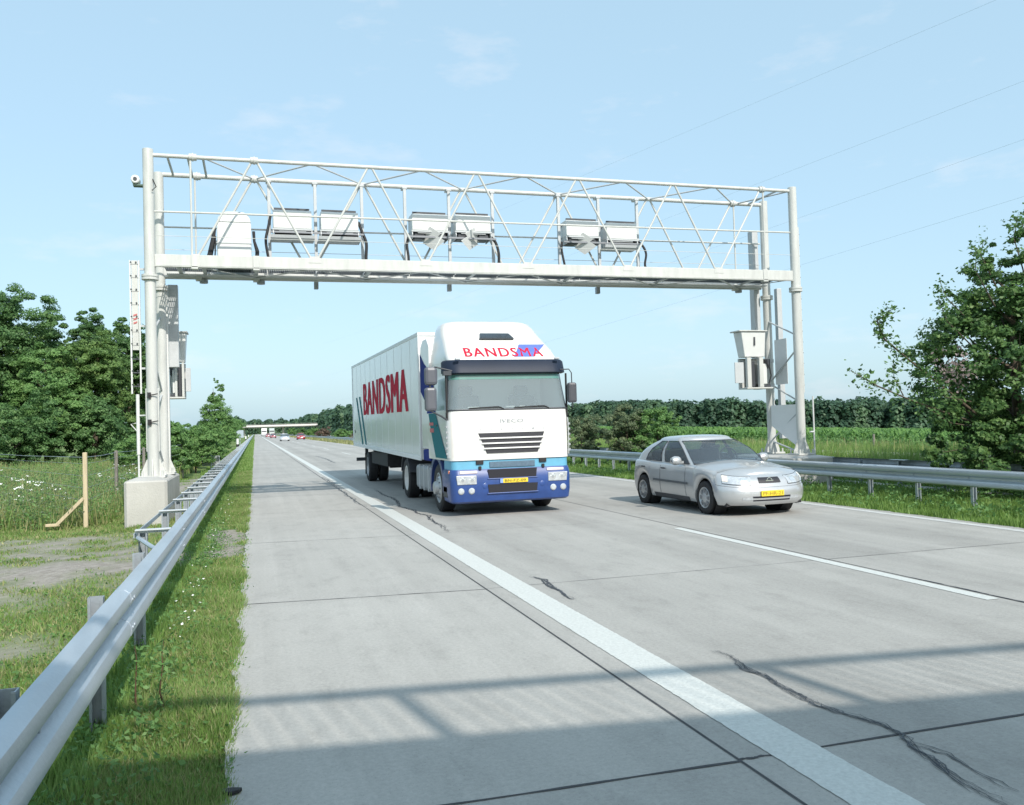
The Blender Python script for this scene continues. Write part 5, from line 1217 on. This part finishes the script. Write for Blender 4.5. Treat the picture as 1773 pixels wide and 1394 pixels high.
# ------------------------------------------------------------------ maize field
def maize():
    V = []; T = []
    n = 0; pts = []
    for row in np.arange(32, 110, .85):
        y = 18+rng.uniform(0, .3)
        while y < 210:
            d = math.hypot(row, y); ang = math.degrees(math.atan2(row, y))
            if 14 < ang < 62 and d < 190: pts.append((row+rng.normal(0, .05), y, d))
            y += .30 if d < 65 else .5 if d < 90 else 1.2
    pts = np.array(pts)
    z0 = gz(pts[:, 0], pts[:, 1]); hh = rng.uniform(1.1, 1.42, len(pts))
    nl = 7
    for k in range(nl):
        a = rng.uniform(0, 2*math.pi, len(pts)); L = rng.uniform(.35, .6, len(pts))*np.where(pts[:, 2] > 70, 1.4, 1.); wd = rng.uniform(.045, .07, len(pts))*np.where(pts[:, 2] > 90, 2.2, np.where(pts[:, 2] > 60, 1.5, 1.))
        zb = z0+hh*(.25+.62*k/nl); dx, dy = np.cos(a), np.sin(a)
        b = np.stack([pts[:, 0], pts[:, 1], zb], 1); m1 = b+np.stack([dx*L*.5, dy*L*.5, L*.5], 1); e = b+np.stack([dx*L, dy*L, L*rng.uniform(.05, .4, len(pts))], 1)
        s = np.stack([-dy, dx, np.zeros(len(pts))], 1)*wd[:, None]
        V.append(np.stack([b-s*.6, b+s*.6, m1+s, m1-s], 1)); V.append(np.stack([m1-s, m1+s, e+s*.12, e-s*.12], 1))
        t = rng.normal(.5, .16, len(pts)); T += [t, t]
    o = np_mesh('maize_crop', np.concatenate(V).reshape(-1, 3), 4, np.concatenate(T), L_CORN); o['kind'] = 'stuff'
maize()
# closed canopy of the far part of the field: rough leafy sheet
fx = np.concatenate([np.arange(40, 130, 3.), np.arange(130, 420, 9.)]); fy = np.concatenate([np.arange(60, 200, 3.), np.arange(200, 480, 8.)])
FX, FY = np.meshgrid(fx, fy); FX = FX+rng.normal(0, .8, FX.shape); FY = FY+rng.normal(0, .8, FY.shape)
FZ = gz(FX, FY)+1.0+rng.normal(0, .10, FX.shape)
P = np.stack([FX, FY, FZ], -1); q = np.stack([P[:-1, :-1], P[:-1, 1:], P[1:, 1:], P[1:, :-1]], 2).reshape(-1, 4, 3)
o = np_mesh('maize_canopy', q.reshape(-1, 3), 4, rng.normal(.55, .12, len(q)), L_CORN); o['kind'] = 'stuff'

# ------------------------------------------------------------------ grass and weeds
def blades(name, x, y, h, wd, m_, tmean=.5, lean=.35, z=None):
    n = len(x); z = gz(x, y) if z is None else z
    a = rng.uniform(0, 2*math.pi, n); b = rng.uniform(0, 2*math.pi, n)
    base = np.stack([x, y, z-.01], 1); s = np.stack([np.cos(a), np.sin(a), 0*a], 1)*wd[:, None]
    tip = base+np.stack([np.cos(b)*h*lean*rng.uniform(.2, 1.4, n), np.sin(b)*h*lean*rng.uniform(.2, 1.4, n), h], 1)
    V = np.stack([base-s, base+s, tip], 1).reshape(-1, 3)
    clump = .12*np.sin(x*3.1+np.sin(y*2.3)*2)+.10*np.sin(y*4.7+x*1.9)
    o = np_mesh(name, V, 3, tmean+clump+rng.normal(0, .16, n), m_); o['kind'] = 'stuff'; return o
def scatter(n, x0, x1, y0, y1, p=1.6):
    """denser towards the camera"""
    u = rng.uniform(0, 1, n); y = y0*(y1/y0)**(u**1.0) if y0 > 0 else rng.uniform(y0, y1, n)
    return rng.uniform(x0, x1, n), y
def grow(name, n, x0, x1, y0, y1, h0, h1, m_, w0=.004, far_w=.0012, bare_cut=True, **k):
    x, y = scatter(n, x0, x1, y0, y1)
    dens = .5+.5*np.sin(x*2.9+np.sin(y*1.7)*1.3)*np.sin(y*2.1+np.sin(x*1.3))
    keep = rng.uniform(0, 1, n) < (.45+.55*dens)
    if bare_cut: keep &= rng.uniform(0, 1, n) > bare(x, y)*1.35
    x, y = x[keep], y[keep]
    h = (1-.6*bare(x, y)*(1. if bare_cut else 0.))*rng.uniform(h0, h1, len(x))*(.75+.5*np.clip(.5+.5*np.sin(x*4.3+y*3.7), 0, 1)); wd = w0+far_w*y*rng.uniform(.6, 1.2, len(x))
    return blades(name, x, y, h, wd, m_, **k)
grow('verge_grass', 150000, -.72, .035, 2.6, 60, .03, .095, L_GRASS, .003, .0007)
grow('verge_grass', 16000, -.06, .11, 2.6, 26, .02, .07, L_GRASS, .003, .0005, lean=.9)
grow('rail_foot_grass', 42000, -1.15, -.6, 2.4, 40, .06, .17, L_GRASS, .003, .0007, tmean=.35)
grow('meadow_grass', 130000, -6.5, -1.0, 4.2, 40, .03, .09, L_GRASS, .003, .0008, tmean=.45)
grow('dry_meadow_grass', 130000, -6.5, -1.0, 4.2, 32, .02, .08, L_STRAW, .003, .0008, lean=.9)
grow('dry_verge_grass', 80000, -.72, .02, 2.6, 40, .025, .09, L_STRAW, .003, .0007, lean=.9)
grow('far_verge_grass', 40000, -2.2, .0, 40, 220, .08, .16, L_GRASS, .01, .0008)
grow('median_grass', 110000, 10.6, 14.3, 8, 60, .04, .15, L_GRASS, .004, .0009, tmean=.30, bare_cut=False)
grow('median_grass', 60000, 14.9, 17.6, 8, 70, .06, .22, L_GRASS, .005, .0009, bare_cut=False)
grow('median_grass', 30000, 10.7, 17.5, 60, 300, .15, .5, L_STRAW, .01, .001, bare_cut=False)
grow('field_edge_grass', 22000, 27.4, 32.2, 20, 150, .2, .65, L_STRAW, .006, .0006, bare_cut=False, lean=.25)
grow('field_edge_grass', 45000, 27.4, 32.2, 20, 150, .15, .5, L_GRASS, .006, .0006, bare_cut=False, lean=.25)
grow('tall_median_grass', 110000, 15.3, 17.6, 8, 120, .4, .85, L_GRASS, .005, .0006, bare_cut=False, lean=.3)
grow('tall_median_grass', 12000, 15.2, 17.4, 9, 80, .3, .8, L_STRAW, .004, .0006, bare_cut=False, lean=.3)
def tufts(name, n, x0, x1, y0, y1, size, h, m_, per=9, tmean=.5, cond=None):
    x, y = scatter(n, x0, x1, y0, y1)
    if cond is not None: k = cond(x, y); x, y = x[k], y[k]
    z = gz(x, y); n = len(x)
    c = np.repeat(np.stack([x, y, z], 1), per, 0); hh = np.repeat(h*rng.uniform(.5, 1.2, n), per)
    c = c+np.stack([rng.normal(0, .07, n*per)*(hh/.3+.4), rng.normal(0, .07, n*per)*(hh/.3+.4), rng.uniform(.02, 1, n*per)*hh], 1)
    o = np_mesh(name, leaf_quads(c, size*rng.uniform(.6, 1.3, n*per), np.tile([0, 0, .6], (n*per, 1)), .5), 4, tmean+rng.normal(0, .18, n*per), m_); o['kind'] = 'stuff'; return o
tufts('rail_foot_weeds', 700, -1.05, -.35, 2.8, 30, .022, .16, L_MID, 12)
tufts('verge_weeds', 900, -.75, .04, 2.8, 24, .016, .06, L_MID, 9)
tufts('meadow_weeds', 1500, -6, -1.1, 4.5, 18, .02, .09, L_MID, 10, cond=lambda x, y: bare(x, y) < .35)
tufts('tall_weeds', 6500, -22, -2.9, 19.5, 56, .036, .62, L_MID, 26, .7)
grow('tall_meadow_grass', 45000, -24, -2.8, 19.5, 58, .2, .6, L_GRASS, .003, .0006, bare_cut=False, lean=.3)
grow('tall_dry_grass', 60000, -24, -2.8, 19.5, 58, .2, .7, L_STRAW, .003, .0006, bare_cut=False, lean=.3)
tufts('tall_weeds', 2600, -18, -3.2, 19.5, 40, .03, .62, L_GREY, 26, .6)
tufts('median_weeds', 900, 10.9, 16.5, 9, 45, .04, .25, L_MID, 12)
tufts('field_edge_weeds', 1600, 28, 32.5, 22, 120, .09, .7, L_MID, 14)
# white umbels among the tall weeds
x, y = scatter(620, -18, -2.9, 20.5, 34); k = (np.sin(x*1.1+y*.37)+np.sin(y*.8-x*.4)) > .1; x, y = x[k], y[k]
z = gz(x, y)+rng.uniform(.35, .95, len(x)); c = np.repeat(np.stack([x, y, z], 1), 5, 0)+rng.normal(0, .035, (len(x)*5, 3))*np.array([1, 1, .3])
o = np_mesh('white_flowers', leaf_quads(c, .022*rng.uniform(.5, 1.3, len(c)), np.tile([0, -.6, 1.2], (len(c), 1)), .8, .5), 4, None, PETAL); o['kind'] = 'stuff'
x, y = scatter(45, -.62, -.35, 7, 22); z = gz(x, y)+rng.uniform(.04, .14, len(x))
o = np_mesh('white_clover', leaf_quads(np.stack([x, y, z], 1), .012*rng.uniform(.6, 1.3, len(x)), np.tile([0, -.5, 1.2], (len(x), 1)), .9, .4), 4, None, PETAL); o['kind'] = 'stuff'
# two taller weeds by the rail
def tall_weed(x, y, h, label, n=46):
    t = thing('weed', (x, y, float(gz(x, y))), label, 'weed')
    mb = MB(); pts = [(random.uniform(-.015, .015), random.uniform(-.015, .015), h*k/6) for k in range(7)]; mb.tube(pts, [.006, .0055, .005, .0045, .004, .003, .002], 6); mb.build('stem', mat('reddish stem', (.10, .05, .03), .7), t)
    c = np.array([[random.gauss(0, .022), random.gauss(0, .022), h*random.uniform(.12, 1.0)] for _ in range(n)]); np_mesh('leaves', leaf_quads(c, .02*rng.uniform(.6, 1.3, n), None, .5), 4, rng.normal(.45, .15, n), L_MID, t)
tall_weed(-.40, 5.72, .46, 'tall reddish-stemmed weed standing alone in the verge grass')
tall_weed(-.56, 5.9, .42, 'tall green weed close in front of the guardrail post', 40)

# ------------------------------------------------------------------ fence, signs, delineators
f = thing('wire_fence', (-3.3, 20, -.1), 'wire fence with a new pine post and grey posts beside the weedy meadow', 'fence')
mb = MB(); mb.box(-.042, .042, -.042, .042, -.3, 1.48); mb.v = [(a+.32-.18, b-.6, c) for a, b, c in mb.v]; mb.build('wooden_post', WOOD, f, 0, .012)
mb = MB(); mb.bar((.11, -.62, .55), (-.42, -.52, .02), .07, .07); mb.bar((-.62, -.55, .03), (-.36, -.52, .03), .05, .06); mb.build('brace_strut', WOOD, f, 0, .01)
FP = [(.0, 4.5), (.15, 9.0), (.35, 14.0), (.5, 19.0), (-4.5, 10.5), (-9.5, 20.5), (-15, 31)]
for i, (x, y) in enumerate(FP):
    mb = MB(); mb.lathe([(-.4, .05), (1.42, .045), (1.43, .001)], (x, y, 0), 'z', 10); mb.build('grey_post', WOODG, f)
mb = MB()
def wires(a, b):
    for z in (.25, .5, .75, 1.0, 1.25, 1.38): mb.tube([(a[0], a[1], z), ((a[0]+b[0])/2, (a[1]+b[1])/2, z-.02), (b[0], b[1], z)], .006 if z > 1.3 else .003, 4)
for a, b in zip([(.14, -.6)]+FP[:3], FP[:4]): wires(a, b)
for a, b in zip([(.14, -.6)]+FP[4:6], FP[4:7]): wires(a, b)
mb.build('wire', GALVD, f)
t = thing('twin_sign', (-1.88, 44, -.15), 'pair of small grey sign backs on one post just behind the guardrail', 'sign')
mb = MB(); mb.tube([(0, 0, -.2), (0, 0, .82)], .03, 10); mb.build('post', GALV, t)
for s in (-1, 1):
    mb = MB(); mb.box(s*.22-.19, s*.22+.19, -.045, -.03, .30, .78); pn = mb.build('panel', STEELG, t, 0, .03)
    mb = MB()
    for x0, x1, z0, z1 in ((-.19, .19, .30, .33), (-.19, .19, .75, .78), (-.19, -.16, .33, .75), (.16, .19, .33, .75)): mb.box(s*.22+x0, s*.22+x1, -.055, -.047, z0, z1)
    mb.build('rim', GALV, pn, 0)
t = thing('road_sign', (-1.35, 96, -.15), 'small blue-grey square sign on a post behind the guardrail, far down the verge', 'sign')
mb = MB(); mb.tube([(0, 0, -.2), (0, 0, 2.2)], .035, 10); mb.build('post', GALV, t)
mb = MB(); mb.box(-.36, .36, -.05, -.035, 1.35, 2.15); mb.build('panel', mat('sign back', (.36, .42, .48), .5), t, 0, .02)
def delineator(x, y, label):
    t = thing('delineator', (x, y, -.1), label, 'delineator', 'white delineator posts behind the guardrail')
    pl = [(-.06, .05), (.06, .05), (.03, -.06), (-.03, -.06)]
    for nm, z0, z1, m_ in (('post', -.2, .55, TWHITE), ('black_band', .55, .80, DARK), ('top', .80, 1.30, TWHITE)):
        mb = MB(); mb.prism([(a*2.2, b*2) for a, b in pl], 'z', z0, z1); mb.build(nm, m_, t, 0)
delineator(-1.35, 82, 'white delineator post with a black band, nearest of those behind the guardrail')
delineator(-1.3, 150, 'second white delineator post down the guardrail')
delineator(-1.3, 215, 'farthest white delineator post, tiny at the end of the guardrail')
tag(MB().tube([(28.3, 34.4, -.6), (28.32, 34.4, .75)], .05, 8).build('fence_post', WOODG), 'single grey post at the edge of the maize field', 'post')

# ------------------------------------------------------------------ overpasses
def overpass(loc, label, x0, x1, wdt, ztop, skew=0., rail=True, piers=(), near=False, depth=.95):
    t = thing('overpass', loc, label, 'bridge')
    sk = lambda x: skew*x
    def slab(name, ya, yb, za, zb, m_, bev=0):
        mb = MB(); mb.prism([(x0, ya+sk(x0)), (x1, ya+sk(x1)), (x1, yb+sk(x1)), (x0, yb+sk(x0))], 'z', za, zb); return mb.build(name, m_, t, 0, bev)
    slab('deck', .9, wdt-.9, ztop-depth, ztop-.05, PLINTH); slab('edge_beam', 0, .9, ztop-.35, ztop+.0, mat('edge beam concrete', (.60, .58, .55), .8, 0, .1, 1)); slab('edge_beam', wdt-.9, wdt, ztop-.35, ztop, MATS['edge beam concrete'])
    if rail:
        RH = .88 if near else .98
        mb = MB(); yr_ = wdt-.10 if near else .25
        mb.bar((x0, yr_+sk(x0), ztop+RH), (x1, yr_+sk(x1), ztop+RH), .11, .07); mb.build('handrail', GPAINT, t, 0)
        if near:
            mb = MB(); mb.bar((x0, yr_+sk(x0), ztop+.10), (x1, yr_+sk(x1), ztop+.10), .04, .04)
            for x in np.arange(max(x0, -12), min(x1, 22), .14): mb.box(x-.006, x+.006, yr_+sk(x)-.006, yr_+sk(x)+.006, ztop+.1, ztop+RH-.03)
            o = mb.build('baluster', GPAINT, t, 0); o['kind'] = 'stuff'
            for x in np.arange(2.75-2.42*5, 22, 2.42):
                mb = MB(); mb.box(x-.05, x+.05, yr_+sk(x)-.04, yr_+sk(x)+.04, ztop, ztop+RH-.03); mb.build('railing_post', GPAINT, t, 0)
        else:
            mb = MB(); mb.bar((x0, yr_+sk(x0), ztop+.28), (x1, yr_+sk(x1), ztop+.28), .05, .55); mb.build('parapet', mat('parapet pale', (.66, .62, .60), .7), t, 0)
    for px, py, pw in piers:
        mb = MB(); mb.box(px-pw/2, px+pw/2, py+sk(px)-.4, py+sk(px)+.4, -loc[2]-.3, ztop-depth+.0); mb.build('pier', PLINTH, t, 0, .05)
    return t
# far overpass down the road
overpass((0, 450, 0), 'pale concrete overpass crossing the road in the distance', -9.5, 60, 9, 4.9, 0, True, ((-6, 4.5, 3), (14, 4.5, 1.0), (32, 4.5, 3)), False, .75)
# the bridge the photographer stands in front of: only its shadow reaches the picture
DX, DZ = -math.tan(SUN_AZ)*math.cos(SUN_AZ)/math.tan(SUN_EL), math.cos(SUN_AZ)/math.tan(SUN_EL)
ZT2 = 6.6; wd2 = 8.
# edge of its shadow on the road: y = 4.77 - .151 x
yedge = 4.77-DZ*ZT2-.151*DX*ZT2
overpass((0, yedge-wd2, 0), 'road bridge behind the viewer whose deck and railing shade the near road', -45, 55, wd2, ZT2, -.151, True, ((-9, wd2*.5, 6), (14.4, wd2*.5, 1.2), (33, wd2*.5, 6)), True)

# ------------------------------------------------------------------ overhead lines
def line(pts, r, label, sag=.8):
    P = [np.array(q, float) for q in pts]; q = [tuple(P[0]+(P[-1]-P[0])*t-np.array([0, 0, 4*sag*t*(1-t)])) for t in np.linspace(0, 1, 60)]
    mb = MB(); mb.tube(q, r, 5)
    tag(mb.build('power_line', mat('aluminium wire', (.42, .46, .50), .5, .3), None, 60), label, 'power line', 'overhead power lines')
line([(50.5, 41.6, 29.7), (26.5, 335.1, 59.5)], .0065, 'topmost thin power line, climbing to the upper edge of the sky')
line([(52.1, 41.3, 24.3), (26.0, 335.9, 35.0)], .0065, 'second thin power line from the top, ending over the tree')
line([(52.0, 41.4, 20.4), (25.7, 336.3, 22.4)], .0065, 'third thin power line from the top of the sky')
line([(52.0, 41.5, 16.6), (25.5, 336.7, 11.8)], .0065, 'lowest thin power line, just above the small clouds')
